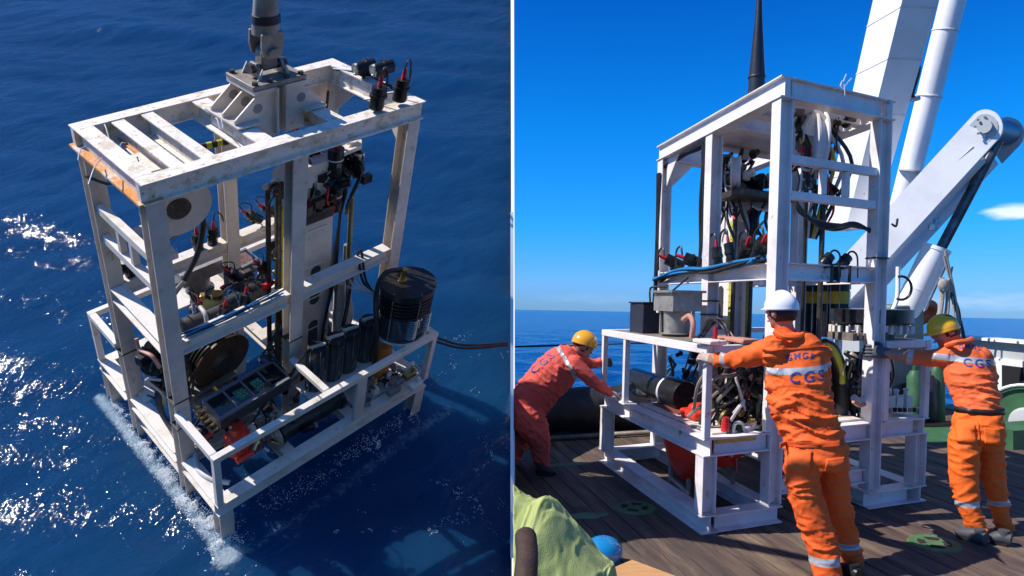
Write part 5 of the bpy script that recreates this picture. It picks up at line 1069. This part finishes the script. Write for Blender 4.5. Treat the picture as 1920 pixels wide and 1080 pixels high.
# ------------------------------------------------------------------ people
SKIN = mat('skin', (.42,.22,.14), .5, col2=(.36,.17,.11), nscale=20)
HAIR = mat('black_hair', (.012,.010,.010), .6, col2=(.03,.025,.02), nscale=60, bump=.5, bscale=200)
REFL = mat('reflective_grey_band', (.42,.42,.44), .35, .2)
NAVY = mat('dark_blue_print', (.035,.05,.22), .6)
def suit(name, c1, c2): return mat(name, c1, .75, col2=c2, nscale=5, bump=.25, bscale=220)
def J(u, v, d): return px(u, v, d)
def body_mesh(chains, voxel=.0085, folds=.010, smooth=4, fseed=0):
    b = B()
    for ch in chains:
        kind = ch[0]
        if kind == 'ball': b.ball(ch[1], ch[2], 8, ch[3] if len(ch) > 3 else None)
        else:
            pts, rs, el, side = ch[1], ch[2], ch[3] if len(ch) > 3 else None, ch[4] if len(ch) > 4 else None
            if len(pts) > 2:      # smooth the chain
                cp = curve(pts, 4); k = len(pts)-1
                rr = [rs[min(int(i/4), k)]*(1-(i/4-int(i/4)))+rs[min(int(i/4)+1, k)]*(i/4-int(i/4)) for i in range(len(cp))]
                ee = None if el is None else [el[min(int(i/4), k)]*(1-(i/4-int(i/4)))+el[min(int(i/4)+1, k)]*(i/4-int(i/4)) for i in range(len(cp))]
            else: cp, rr, ee = pts, rs, el
            b.tube(cp, rr, 18, True, ee, side)
            if kind == 'limb':
                b.ball(cp[0], rr[0]*.98, 7); b.ball(cp[-1], rr[-1]*.98, 7)
    me = bpy.data.meshes.new('tmp'); me.from_pydata(b.v, [], b.f); me.update()
    bm = bmesh.new(); bm.from_mesh(me); bmesh.ops.recalc_face_normals(bm, faces=bm.faces); bm.to_mesh(me); bm.free()
    o = bpy.data.objects.new('tmp', me); COL.objects.link(o)
    m = o.modifiers.new('r', 'REMESH'); m.mode = 'VOXEL'; m.voxel_size = voxel; m.use_smooth_shade = True
    s = o.modifiers.new('s', 'SMOOTH'); s.iterations = smooth; s.factor = .6
    dg = bpy.context.evaluated_depsgraph_get(); ev_ = o.evaluated_get(dg); r = bpy.data.meshes.new_from_object(ev_)
    bpy.data.objects.remove(o)
    return r
def segdist(p, a, b):
    d = b-a; t = max(0, min(1, (p-a).dot(d)/d.length_squared)); return (p-(a+d*t)).length, t
def finish_body(me, root, name, mats, classify, foldfn, bands):
    """folds in the cloth, clean edged reflective bands, materials by region"""
    n = len(me.vertices)
    nor = [v.normal.copy() for v in me.vertices]
    for i, v in enumerate(me.vertices):
        f = foldfn(v.co)
        if f: v.co += nor[i]*f
    bm = bmesh.new(); bm.from_mesh(me)
    bmesh.ops.smooth_vert(bm, verts=bm.verts, factor=.35, use_axis_x=True, use_axis_y=True, use_axis_z=True)
    for (c, nn, hw, rad) in bands:
        for s in (-1, 1):
            g = [f for f in bm.faces if (f.calc_center_median()-c).length < rad]; ge = {e for f in g for e in f.edges}; gv = {x for f in g for x in f.verts}
            bmesh.ops.bisect_plane(bm, geom=g+list(ge)+list(gv), plane_co=c+nn*hw*s, plane_no=nn)
    bm.faces.ensure_lookup_table()
    for f in bm.faces:
        cc = f.calc_center_median(); k = classify(cc)
        for (c, nn, hw, rad) in bands:
            if k in (0, 3) and (cc-c).length < rad and abs((cc-c).dot(nn)) < hw: k = 2
        f.material_index = k; f.smooth = True
    M = INV[root.name]; tree = BVHTree.FromBMesh(bm); bm.transform(M); bm.to_mesh(me); bm.free()
    me.name = name
    for m in mats: me.materials.append(m)
    o = bpy.data.objects.new(name, me); COL.objects.link(o); o.parent = root; INV[o.name] = M
    return o, tree
def fold_fn(scale, amp, axis, seed=0.):
    axis = axis.normalized(); s2 = RGT
    def f(p):
        w = noise.noise(p*5+v3(seed,2,0))*.10
        q = p + axis*(p.dot(axis)*1.1 + w) - s2*(p.dot(s2)*.45)       # folds run across the limb, slanting
        q2 = q + v3(seed,0,0)
        a = noise.noise(q2*scale*.8); r1 = max(0, 1-abs(a)*3.2)**1.5
        a = noise.noise(q2*scale*1.9+v3(0,3,0)); r2 = max(0, 1-abs(a)*3.5)**1.6
        k = .5+noise.noise(p*4+v3(0,seed,5))
        return amp*(r1*1.15 - .30)*(.55+k) + amp*.55*(r2-.25)*(.4+k)
    return f
def print_text(txt, tree, root, o_, ux, uy, n, size, arc=None, m=NAVY, name='lettering'):
    cu = bpy.data.curves.new('t', 'FONT'); cu.body = txt; cu.size = size; cu.align_x = 'CENTER'; cu.space_character = 1.35; cu.offset = .0010
    to = bpy.data.objects.new('t', cu); COL.objects.link(to); dg = bpy.context.evaluated_depsgraph_get(); me = bpy.data.meshes.new_from_object(to.evaluated_get(dg)); bpy.data.objects.remove(to)
    bm = bmesh.new(); bm.from_mesh(me); bmesh.ops.triangulate(bm, faces=bm.faces)
    for _ in range(3):
        ed = [e for e in bm.edges if e.calc_length() > .014]
        if ed: bmesh.ops.subdivide_edges(bm, edges=ed, cuts=1); bmesh.ops.triangulate(bm, faces=[f for f in bm.faces if len(f.verts) > 3])
    for v in bm.verts:
        x, y = v.co.x, v.co.y
        if arc: a = x/arc; x, y = (arc+y)*math.sin(a), (arc+y)*math.cos(a)-arc
        p = o_ + ux*x + uy*y + n*.5; h = tree.ray_cast(p, -n)
        v.co = (h[0] + n*.003) if h[0] is not None else (o_ + ux*x + uy*y)
    bm.transform(INV[root.name]); bm.to_mesh(me); bm.free(); me.materials.append(m); me.name = name
    o = bpy.data.objects.new(name, me); COL.objects.link(o); o.parent = root; return o
def patch(tree, root, o_, ux, uy, n, w, h, m, name='pocket', off=.006):
    b = B(); k = 10; vs = []
    for j in range(k+1):
        for i in range(k+1):
            p = o_ + ux*(w*(i/k-.5)) + uy*(h*(j/k-.5)) + n*.5; q = tree.ray_cast(p, -n); vs.append((q[0] if q[0] is not None else p-n*.5)+n*off)
    b.add(vs, [(j*(k+1)+i, j*(k+1)+i+1, (j+1)*(k+1)+i+1, (j+1)*(k+1)+i) for j in range(k) for i in range(k)])
    o = b.build(name, m, root, smooth=80); s = o.modifiers.new('t', 'SOLIDIFY'); s.thickness = .006; s.offset = 0; return o
def hard_hat(root, c, up, fwd, r, m, scale=(1,1,1)):
    up = up.normalized(); fwd = (fwd-up*fwd.dot(up)).normalized(); sd = fwd.cross(up); b = B(); vs = []; n, k = 28, 10
    for i in range(k+1):
        th = math.pi/2*i/k
        for j in range(n):
            a = math.tau*j/n; rr = r*math.cos(th)
            ridge = .012*math.exp(-(math.sin(a)*rr/.02)**2)*(1 if i > 0 else 0)
            vs.append(c + fwd*math.cos(a)*(rr*1.10+0) + sd*math.sin(a)*rr + up*(math.sin(th)*r*.98+ridge))
    fs = [(i*n+j, i*n+(j+1)%n, (i+1)*n+(j+1)%n, (i+1)*n+j) for i in range(k) for j in range(n)]
    b.add(vs, fs); vs = []
    for q in range(2):
        for j in range(n):
            a = math.tau*j/n; ex = .005+.030*max(0, math.cos(a))**3
            rr = r + (ex if q else 0); vs.append(c + fwd*math.cos(a)*(rr*1.10) + sd*math.sin(a)*rr - up*(.006+.012*q))
    o0 = len(b.v); b.add(vs, [(j, (j+1)%n, n+(j+1)%n, n+j) for j in range(n)] ); b.f += [(o0+j, o0+(j+1)%n, (j+1)%n, j) for j in range(n)]; b.mi += [0]*n
    o = b.build('hard_hat', m, root, smooth=60); s = o.modifiers.new('t', 'SOLIDIFY'); s.thickness = .004
    b = B(); b.tube([c + (-fwd*math.cos(a)*1.10 + sd*math.sin(a))*r*.93 - up*.022 for a in np.linspace(-1.5, 1.5, 14)], .007, 6); b.build('head_band', BLACK, root)
    return o
def hand(root, wrist, dirn, curl, size=1., m=None, name='glove', side=1):
    """palm with four curled fingers and a thumb; dirn = towards fingertips, curl = direction the fingers bend"""
    d = dirn.normalized(); c = (curl-d*curl.dot(d)).normalized(); s = d.cross(c); b = B(); z = size
    b.tube([wrist-d*.04*z, wrist, wrist+d*.045*z, wrist+d*.085*z], [.026*z,.023*z,.020*z,.017*z], 12, True, [.032*z,.036*z,.044*z,.042*z], s)
    for i, (off, ln) in enumerate(((-.033,.070),(-.011,.080),(.011,.076),(.033,.060))):
        p = wrist + d*.08*z + s*off*z; L_ = ln*z
        pts = [p-d*.02*z, p+d*L_*.30+c*.004*z, p+d*L_*.62+c*L_*.28, p+d*L_*.72+c*L_*.62, p+d*L_*.55+c*L_*.88]
        b.tube(curve(pts, 3), .0098*z, 8)
    p = wrist + d*.03*z + s*side*.034*z
    b.tube(curve([p-s*side*.015*z, p+s*side*.02*z+d*.015*z+c*.01*z, p+s*side*.028*z+d*.04*z+c*.03*z, p+s*side*.018*z+d*.055*z+c*.05*z], 3), .0125*z, 8)
    return b.build(name, m, root, smooth=60)
def shoe(root, heel, toe, m=BLACK, r=.045):
    n = SR.col[2].to_3d(); d = (toe-heel).normalized(); s = d.cross(n); b = B(); Lf = (toe-heel).length
    b.tube([heel+n*.045-d*.01, heel+n*.05+d*Lf*.3, heel+n*.042+d*Lf*.7, heel+n*.03+d*Lf, heel+n*.026+d*(Lf+.02)], [.040,.046,.038,.026,.012], 14, True, [.036,.038,.046,.040,.02], s)
    b.tube([heel+n*.05+d*.03, heel+n*.10+d*.03], [.038,.034], 12)
    o = b.build('boot', m, root, smooth=60)
    b = B(); pts = []
    for t, w in ((-.02,.026),(.1,.036),(.4,.036),(.7,.046),(.95,.034),(1.07,.012)): pts.append((t, w))
    ring = [heel+d*Lf*t+s*w for t, w in pts]+[heel+d*Lf*t-s*w for t, w in pts[::-1]]
    b.prism([p+n*.002 for p in ring], n*.018); b.build('sole', RUBBER, o); return o
def head_chain(c, up, face, s=1.):
    up = up.normalized(); face = (face-up*face.dot(up)).normalized(); sd = face.cross(up); R = Matrix((face, sd, up)).transposed()
    out = [('ball', c, (.098*s,.078*s,.112*s), R), ('ball', c+face*.03*s-up*.055*s, (.062*s,.055*s,.062*s), R), ('ball', c+face*.098*s-up*.018*s, (.016*s,.012*s,.026*s), R),
           ('ball', c+face*.084*s-up*.06*s, (.018*s,.026*s,.010*s), R), ('ball', c+face*.075*s-up*.095*s, (.022*s,.024*s,.018*s), R), ('ball', c+face*.082*s+up*.018*s, (.014*s,.045*s,.010*s), R)]
    for k in (-1, 1): out += [('ball', c+sd*k*.082*s-up*.018*s-face*.006*s, (.020*s,.012*s,.032*s), R), ('ball', c+face*.065*s+sd*k*.038*s-up*.035*s, (.02*s,.02*s,.02*s), R)]
    return out, face, sd
def face_bits(root, c, up, face, sd, s=1.):
    for k in (-1, 1):
        b = B(); b.ball(c+face*.088*s+sd*k*.032*s-up*.002*s, .012*s, 6); e = b.build('eye', mat('eye_white', (.6,.58,.55), .3), root)
        b = B(); b.ball(c+face*.0965*s+sd*k*.032*s-up*.002*s, .006*s, 5); b.build('iris', HAIR, e)
    b = B(); b.tube([c+face*.099*s-up*.060*s+sd*t for t in (-.024*s,0,.024*s)], .005, 6); b.build('lips', mat('lips', (.35,.12,.10), .5), root)
def hair_cap(root, c, up, face, s=1.):
    up = up.normalized(); face = (face-up*face.dot(up)).normalized(); sd = face.cross(up); R = Matrix((face, sd, up)).transposed()
    b = B(); b.ball(c-face*.010*s+up*.006*s, (.099*s,.084*s,.112*s), 12, R); bb = B(); keep = []
    for f in b.f:
        m_ = sum((b.v[i] for i in f), v3(0,0,0))/4-c
        if m_.dot(face) < .035*s and m_.dot(up) > -.075*s + max(0, m_.dot(face))*1.2: keep.append(f)
    b.f = keep; b.mi = [0]*len(keep); o = b.build('hair', HAIR, root, smooth=60); m_ = o.modifiers.new('t','SOLIDIFY'); m_.thickness = .006; return o
upd = SR.col[2].to_3d()
def cosu(u): return 1/math.sqrt(1+((u-960)/FPX)**2)
def rp(px_, d, u): return px_*d/FPX*cosu(u)

# ---- middle worker, white helmet
d0 = 4.42
M = Matrix.Translation(onplane(SR, 1572, 1115)); per = thing('person', 'person in orange coveralls and white helmet leaning on the lander, back to us', 'person', M)
Jt = lambda u, v, d: J(u, v, d)
r = lambda p_, d, u: rp(p_, d, u)
side = (RC @ v3(.93,0,-.37))
spine = [J(1533,880,4.26), J(1530,850,4.27), J(1521,808,4.30), J(1503,760,4.34), J(1493,700,4.40), J(1489,655,4.44), J(1478,630,4.47)]
hw = [58,60,57,60,61,57,30]
hc, hf, hs = head_chain(J(1465,582,4.50), RC @ v3(-.08,-1,.10), RC @ v3(-.55,.2,1))
ch = [('tube', spine, [.125,.128,.115,.120,.125,.10,.06], [rp(a, 4.35, 1500) for a in hw], side),
      ('limb', [J(1480,645,4.46), J(1469,606,4.50)], [.062,.055]),
      ('limb', [J(1452,655,4.42), J(1420,664,4.52), J(1388,672,4.62), J(1362,675,4.72), J(1338,675,4.80)], [.088,.076,.062,.056,.048]),
      ('limb', [J(1532,662,4.42), J(1540,705,4.62), J(1535,712,4.85)], [.080,.060,.045]),
      ('limb', [J(1503,870,4.25), J(1507,915,4.24), J(1522,965,4.22), J(1540,1020,4.19), J(1550,1068,4.15), J(1556,1112,4.12)], [rp(a,4.2,1520) for a in (36,34,33,31,29,22)]),
      ('limb', [J(1560,870,4.30), J(1566,915,4.32), J(1574,965,4.34), J(1588,1015,4.36), J(1600,1055,4.38), J(1606,1082,4.40)], [rp(a,4.3,1580) for a in (31,29,26,23,22,18)])] + hc
me = body_mesh(ch)
headc = J(1465,582,4.50); neckz = J(1471,612,4.48)
leg_ax = upd
def cls(p):
    q = RC.transposed() @ p; v = 540+FPX*q.y/q.z; u = 960+FPX*q.x/q.z
    if v < 613+ (u-1470)*.15 and u > 1420 and u < 1515: return 1
    if u < 1338: return 1
    return 0
fa = fold_fn(9, .013, upd, 3.)
def ff(p):
    q = RC.transposed() @ p; v = 540+FPX*q.y/q.z; u = 960+FPX*q.x/q.z
    if v < 616 and u > 1425: return 0
    k = 1.0
    if v > 720 and v < 830: k = 1.35
    elif v < 722 and 1468 < u < 1555: k = .35
    if u < 1430: return .006*noise.noise(p*22)+.012*(1-abs(noise.noise(v3(p.x*16, p.y*8, p.z*7)))*2)-.006
    return fa(p)*k
bands = [(J(1500,692,4.36), (RC @ v3(.10,1,.0)).normalized(), rp(6.5,4.36,1500)/1.0, .30),
         (J(1547,1045,4.17), (RC @ v3(.1,1,0)).normalized(), .022, .14), (J(1594,1019,4.36), (RC @ v3(.05,1,0)).normalized(), .022, .13),
         (J(1362,674,4.72), (J(1338,675,4.80)-J(1388,672,4.62)).normalized(), .020, .11)]
OR1 = suit('orange_coverall_cloth', (.84,.128,.014), (.76,.095,.009))
body, tree = finish_body(me, per, 'body', [OR1, SKIN, REFL, OR1], cls, ff, bands)
nb_ = (RC @ v3(-.28,0,-.96)).normalized(); ux_ = (RC @ v3(.95,-.10,-.28)).normalized(); uy_ = (RC @ v3(.10,-1,0)).normalized()
print_text('CGS', tree, per, J(1513,716,4.26), ux_, uy_, nb_, .092); print_text('GMGS', tree, per, J(1500,672,4.30), ux_, uy_, nb_, .048, arc=.24)
hard_hat(per, headc+(RC @ v3(-.0,-.022,0)), RC @ v3(.0,-1,.02), RC @ v3(-.55,0,1), .102, mat('white_helmet_plastic', (.75,.74,.78), .25, coat=.3))
hair_cap(per, headc, RC @ v3(-.08,-1,.10), hf); face_bits(per, headc, RC @ v3(-.08,-1,.10), hf, hs)
b = B(); b.tube(curve([J(1452,622,4.40), J(1470,632,4.36), J(1495,632,4.36), J(1508,626,4.42)]), .020, 8); b.build('collar', OR1, per)
hand(per, J(1338,674,4.80), (J(1322,668,4.86)-J(1342,675,4.80)), DWN*.6+FWD, .95, mat('pale_work_glove', (.55,.45,.38), .8, col2=(.4,.3,.25), nscale=30), side=-1)
hand(per, J(1535,712,4.86), FWD, DWN, .95, mat('pale_work_glove', (.55,.45,.38)), side=1)
shoe(per, onplane(SR, 1558, 1122), onplane(SR, 1548, 1100)+RGT*-.14); shoe(per, onplane(SR, 1608, 1092), onplane(SR, 1600, 1075)+RGT*-.10)
SEAM1 = mat('orange_seam', (.60,.075,.008), .8)
nh_ = (RC @ v3(-.30,0,-.95)).normalized(); patch(tree, per, J(1500,868,4.15), ux_, uy_, nh_, .13, .12, OR1); patch(tree, per, J(1562,872,4.20), ux_, uy_, nh_, .11, .12, OR1)
patch(tree, per, J(1522,833,4.2), ux_, uy_, nh_, .36, .030, SEAM1, 'waist_seam', .004); patch(tree, per, J(1500,655,4.28), ux_, uy_, nh_, .34, .008, SEAM1, 'yoke_seam', .003)
# ---- right worker, yellow helmet, black belt
M = Matrix.Translation(onplane(SR, 1855, 1015)); per = thing('person', 'person in orange coveralls with black belt and yellow helmet pushing the lander post', 'person', M)
side = RC @ v3(.80,0,-.60)
spine = [J(1833,832,4.93), J(1833,805,4.95), J(1834,768,4.98), J(1826,735,5.02), J(1812,700,5.07), J(1802,665,5.12), J(1796,645,5.14)]
hw = [50,51,45,46,47,42,28]
upH = RC @ v3(-.35,-1,.15); hc, hf, hs = head_chain(J(1771,618,5.20), upH, RC @ v3(-1,.40,.12))
ch = [('tube', spine, [.118,.12,.108,.115,.12,.10,.06], [rp(a, 5.0, 1830) for a in hw], side),
      ('limb', [J(1800,655,5.13), J(1780,628,5.19)], [.060,.054]),
      ('limb', [J(1784,668,5.12), J(1756,670,5.16), J(1727,671,5.22), J(1700,668,5.28), J(1672,664,5.33), J(1655,662,5.36)], [.082,.070,.058,.052,.040,.034]),
      ('limb', [J(1840,670,5.06), J(1852,715,5.25), J(1820,720,5.45)], [.078,.058,.045]),
      ('limb', [J(1808,825,4.90), J(1808,865,4.88), J(1808,905,4.86), J(1816,950,4.83), J(1832,985,4.80), J(1838,1008,4.79)], [rp(a,4.9,1810) for a in (31,30,27,23,19,16)]),
      ('limb', [J(1857,825,4.97), J(1858,865,4.96), J(1864,905,4.95), J(1873,950,4.94), J(1882,985,4.93), J(1886,1008,4.93)], [rp(a,4.95,1865) for a in (28,27,24,20,18,16)])] + hc
me = body_mesh(ch)
headc = J(1771,618,5.20)
def cls2(p):
    q = RC.transposed() @ p; v = 540+FPX*q.y/q.z; u = 960+FPX*q.x/q.z
    if u < 1698: return 1
    if u < 1800 and v < 648 and (u-1770)*.55 < 640-v: return 1
    if v > 770: return 3
    return 0
fb = fold_fn(9, .012, upd, 11.)
def ff2(p):
    q = RC.transposed() @ p; v = 540+FPX*q.y/q.z; u = 960+FPX*q.x/q.z
    if u < 1700 or (v < 640 and u < 1800): return 0
    if u < 1780: return .012*(1-abs(noise.noise(v3(p.x*16, p.y*8, p.z*7)))*2)-.006
    return fb(p)*(.35 if v < 700 and u > 1795 else (1.3 if v < 765 else 1.0))
bands = [(J(1828,664+12,5.02), (RC @ v3(-.10,1,.0)).normalized(), .022, .27),
         (J(1815,942,4.83), (RC @ v3(.1,1,0)).normalized(), .020, .13), (J(1872,940,4.94), (RC @ v3(.1,1,0)).normalized(), .020, .125),
         (J(1707,669,5.26), (J(1672,664,5.33)-J(1727,671,5.22)).normalized(), .020, .10)]
OR2 = suit('orange_jacket_cloth', (.85,.155,.040), (.76,.12,.03)); OR3 = suit('orange_trouser_cloth', (.86,.145,.010), (.76,.105,.006))
body, tree = finish_body(me, per, 'body', [OR2, SKIN, REFL, OR3], cls2, ff2, bands)
nb_ = (RC @ v3(-.45,0,-.89)).normalized(); ux_ = (RC @ v3(.89,.06,-.45)).normalized(); uy_ = (RC @ v3(-.06,-1,0)).normalized()
print_text('CGS', tree, per, J(1836,690,4.92), ux_, uy_, nb_, .080); print_text('GMGS', tree, per, J(1822,655,4.96), ux_, uy_, nb_, .040, arc=.24)
hard_hat(per, headc+(RC @ v3(-.012,-.012,.0)), RC @ v3(-.30,-1,.02), RC @ v3(-1,.30,.15), .099, mat('yellow_helmet_plastic', (.95,.48,.02), .3, coat=.3))
hair_cap(per, headc, upH, hf); face_bits(per, headc, upH, hf, hs)
b = B(); b.tube(curve([J(1775,648,5.10), J(1790,643,5.02), J(1812,640,5.05), J(1822,636,5.12)]), .020, 8); b.build('collar', OR2, per)
SEAM2 = mat('orange_seam_light', (.62,.11,.01), .8); nh_ = (RC @ v3(-.50,0,-.86)).normalized()
patch(tree, per, J(1812,815,4.8), ux_, uy_, nh_, .12, .12, OR3); patch(tree, per, J(1860,817,4.85), ux_, uy_, nh_, .10, .12, OR3)
patch(tree, per, J(1835,812,4.85), ux_, uy_, nh_, .008, .16, SEAM2, 'seat_seam', .003)
# belt follows the waist
bc = J(1833,768,4.98); pts = []
for a in np.linspace(0, math.tau, 40, endpoint=False):
    dd = side.normalized()*math.cos(a) + (side.cross(upd)).normalized()*math.sin(a); h = tree.ray_cast(bc+dd*.6, -dd)
    pts.append((h[0] if h[0] is not None and (h[0]-bc).length < .3 else bc+dd*.15)+dd*.004)
b = B(); n_ = len(pts); vv = []
for p_ in pts: vv += [p_-upd*.020, p_+upd*.020]
b.add(vv, [(2*i, 2*((i+1)%n_), 2*((i+1)%n_)+1, 2*i+1) for i in range(n_)]); o = b.build('belt', mat('black_leather_belt', (.012,.01,.01), .45), per, smooth=60); m_ = o.modifiers.new('t','SOLIDIFY'); m_.thickness = .006; m_.offset = 1
GREY = mat('grey_work_glove', (.10,.11,.12), .8, col2=(.06,.065,.07), nscale=30, bump=.3)
hand(per, J(1663,662,5.34), (J(1636,658,5.38)-J(1663,662,5.34)), FWD+DWN*.2, 1.15, GREY, side=-1); hand(per, J(1822,720,5.45), FWD, DWN, 1., GREY)
shoe(per, onplane(SR, 1846, 1022), onplane(SR, 1798, 1006), mat('grey_boot', (.06,.06,.065), .6)); shoe(per, onplane(SR, 1893, 1024), onplane(SR, 1872, 1016)-RGT*.05, mat('grey_boot', (.06,.06,.065), .6))
# ---- left worker bent over the rail
M = Matrix.Translation(onplane(SR, 1015, 885)); per = thing('person', 'person in faded red coveralls and yellow helmet bending forward in the shade', 'person', M)
side = RC @ v3(.1,.1,1)
spine = [J(978,792,6.72), J(986,765,6.70), J(1012,728,6.68), J(1042,697,6.66), J(1066,672,6.66), J(1078,660,6.66)]
hc, hf, hs = head_chain(J(1095,645,6.66), RC @ v3(.35,-1,0), RC @ v3(1,.55,.1), 1.0)
ch = [('tube', spine, [rp(a,6.7,1000) for a in (36,38,38,40,32,18)], [.18,.185,.17,.19,.20,.09], side),
      ('limb', [J(1074,664,6.66), J(1088,650,6.66)], [.06,.054]),
      ('limb', [J(1076,682,6.48), J(1096,700,6.46), J(1114,716,6.46), J(1130,728,6.5), J(1143,737,6.54)], [.085,.072,.060,.050,.040]),
      ('limb', [J(1078,668,6.86), J(1100,680,6.92), J(1126,680,6.96)], [.080,.058,.042]),
      ('limb', [J(988,782,6.62), J(1003,806,6.60), J(1012,828,6.62), J(1014,852,6.66), J(1017,876,6.68)], [rp(a,6.65,1000) for a in (33,27,20,17,14)]),
      ('limb', [J(976,790,6.80), J(966,830,6.84), J(950,870,6.86)], [rp(a,6.8,970) for a in (30,24,16)])] + hc
me = body_mesh(ch)
headc = J(1095,645,6.66)
def cls3(p):
    q = RC.transposed() @ p; v = 540+FPX*q.y/q.z; u = 960+FPX*q.x/q.z
    if v < 668 and u > 1078 and (u-1078) > (v-650)*.6: return 1
    return 0
fc = fold_fn(9, .011, RC @ v3(.8,-.6,0), 21.)
bands = [(J(1058,672,6.6), (RC @ v3(-.55,.83,0)).normalized() if False else (RC @ v3(.62,-.35,0)).normalized(), .018, .26)]
OR4 = suit('faded_red_coverall_cloth', (.72,.105,.075), (.62,.08,.06))
body, tree = finish_body(me, per, 'body', [OR4, SKIN, REFL, OR4], cls3, lambda p: fc(p), bands)
clip(body)
nb_ = (RC @ v3(.0,-.45,-.9)).normalized(); print_text('CGS', tree, per, J(1022,676,6.42), (RC @ v3(.75,-.5,.2)).normalized(), (RC @ v3(-.6,-.8,.2)).normalized(), nb_, .11, m=NAVY)
hard_hat(per, headc+(RC @ v3(.004,-.012,0)), RC @ v3(.28,-1,0), RC @ v3(1,.4,.1), .112, mat('amber_helmet_plastic', (.80,.36,.02), .25, coat=.4))
hair_cap(per, headc, RC @ v3(.35,-1,0), hf); face_bits(per, headc, RC @ v3(.35,-1,0), hf, hs)
hand(per, J(1141,736,6.54), (J(1160,740,6.6)-J(1141,736,6.54)), DWN+FWD*.3, 1.0, mat('pale_work_glove', (.55,.45,.38)), side=1)
hand(per, J(1124,679,6.96), RGT+FWD*.2, FWD*-.2+DWN*.2+RGT*.1+FWD, 1.05, GREY, side=1)
for (a, c_) in (((1008,890),(1042,892)),):
    o = shoe(per, onplane(SR, *a), onplane(SR, *c_)-RGT*.02)
# ---- worker behind the hydraulic cylinder
M = Matrix.Translation(onplane(SR, 1695, 762)); per = thing('person', 'person in orange mostly hidden behind the hydraulic cylinder with raised elbows', 'person', M)
hc, hf, hs = head_chain(J(1704,566,10.9), RC @ v3(0,-1,0), RC @ v3(.3,.1,-1))
dd_ = 10.9
ch = [('tube', [J(1697,690,dd_), J(1697,660,dd_), J(1698,620,dd_), J(1700,596,dd_)], [.12,.12,.12,.09], [.19,.18,.19,.19], RGT),
      ('limb', [J(1700,600,dd_), J(1703,580,dd_)], [.06,.055]),
      ('limb', [J(1678,604,dd_), J(1640,590,dd_), J(1618,580,dd_-.1), J(1640,588,dd_-.3), J(1668,580,dd_-.35)], [.09,.08,.065,.058,.045]),
      ('limb', [J(1722,602,dd_), J(1742,590,dd_), J(1748,573,dd_-.1), J(1738,570,dd_-.3), J(1722,572,dd_-.35)], [.09,.085,.075,.06,.045]),
      ('limb', [J(1688,688,dd_), J(1688,725,dd_), J(1688,752,dd_)], [.09,.07,.05]), ('limb', [J(1707,688,dd_), J(1708,725,dd_), J(1708,752,dd_)], [.09,.07,.05])] + hc
me = body_mesh(ch, .016)
body, tree = finish_body(me, per, 'body', [OR2, SKIN, REFL, OR3], lambda p: 1 if ((RC.transposed() @ p).y/ (RC.transposed() @ p).z*FPX+540 < 585 and abs((RC.transposed() @ p).x/(RC.transposed() @ p).z*FPX+960-1704) < 14) else 0, lambda p: .006*noise.noise(p*12), [])
hand(per, J(1722,572,dd_-.36), RGT*-.6+DWN*.8, FWD, 1., GREY); hand(per, J(1668,580,dd_-.36), RGT, FWD, 1., GREY)
hard_hat(per, J(1704,563,dd_), RC @ v3(0,-1,0), RC @ v3(.3,0,-1), .11, mat('yellow_helmet_plastic', (.85,.40,.02)))
for a in (1688,1708): shoe(per, onplane(SR,a,762)+FWD*.05, onplane(SR,a,762)-FWD*.2)
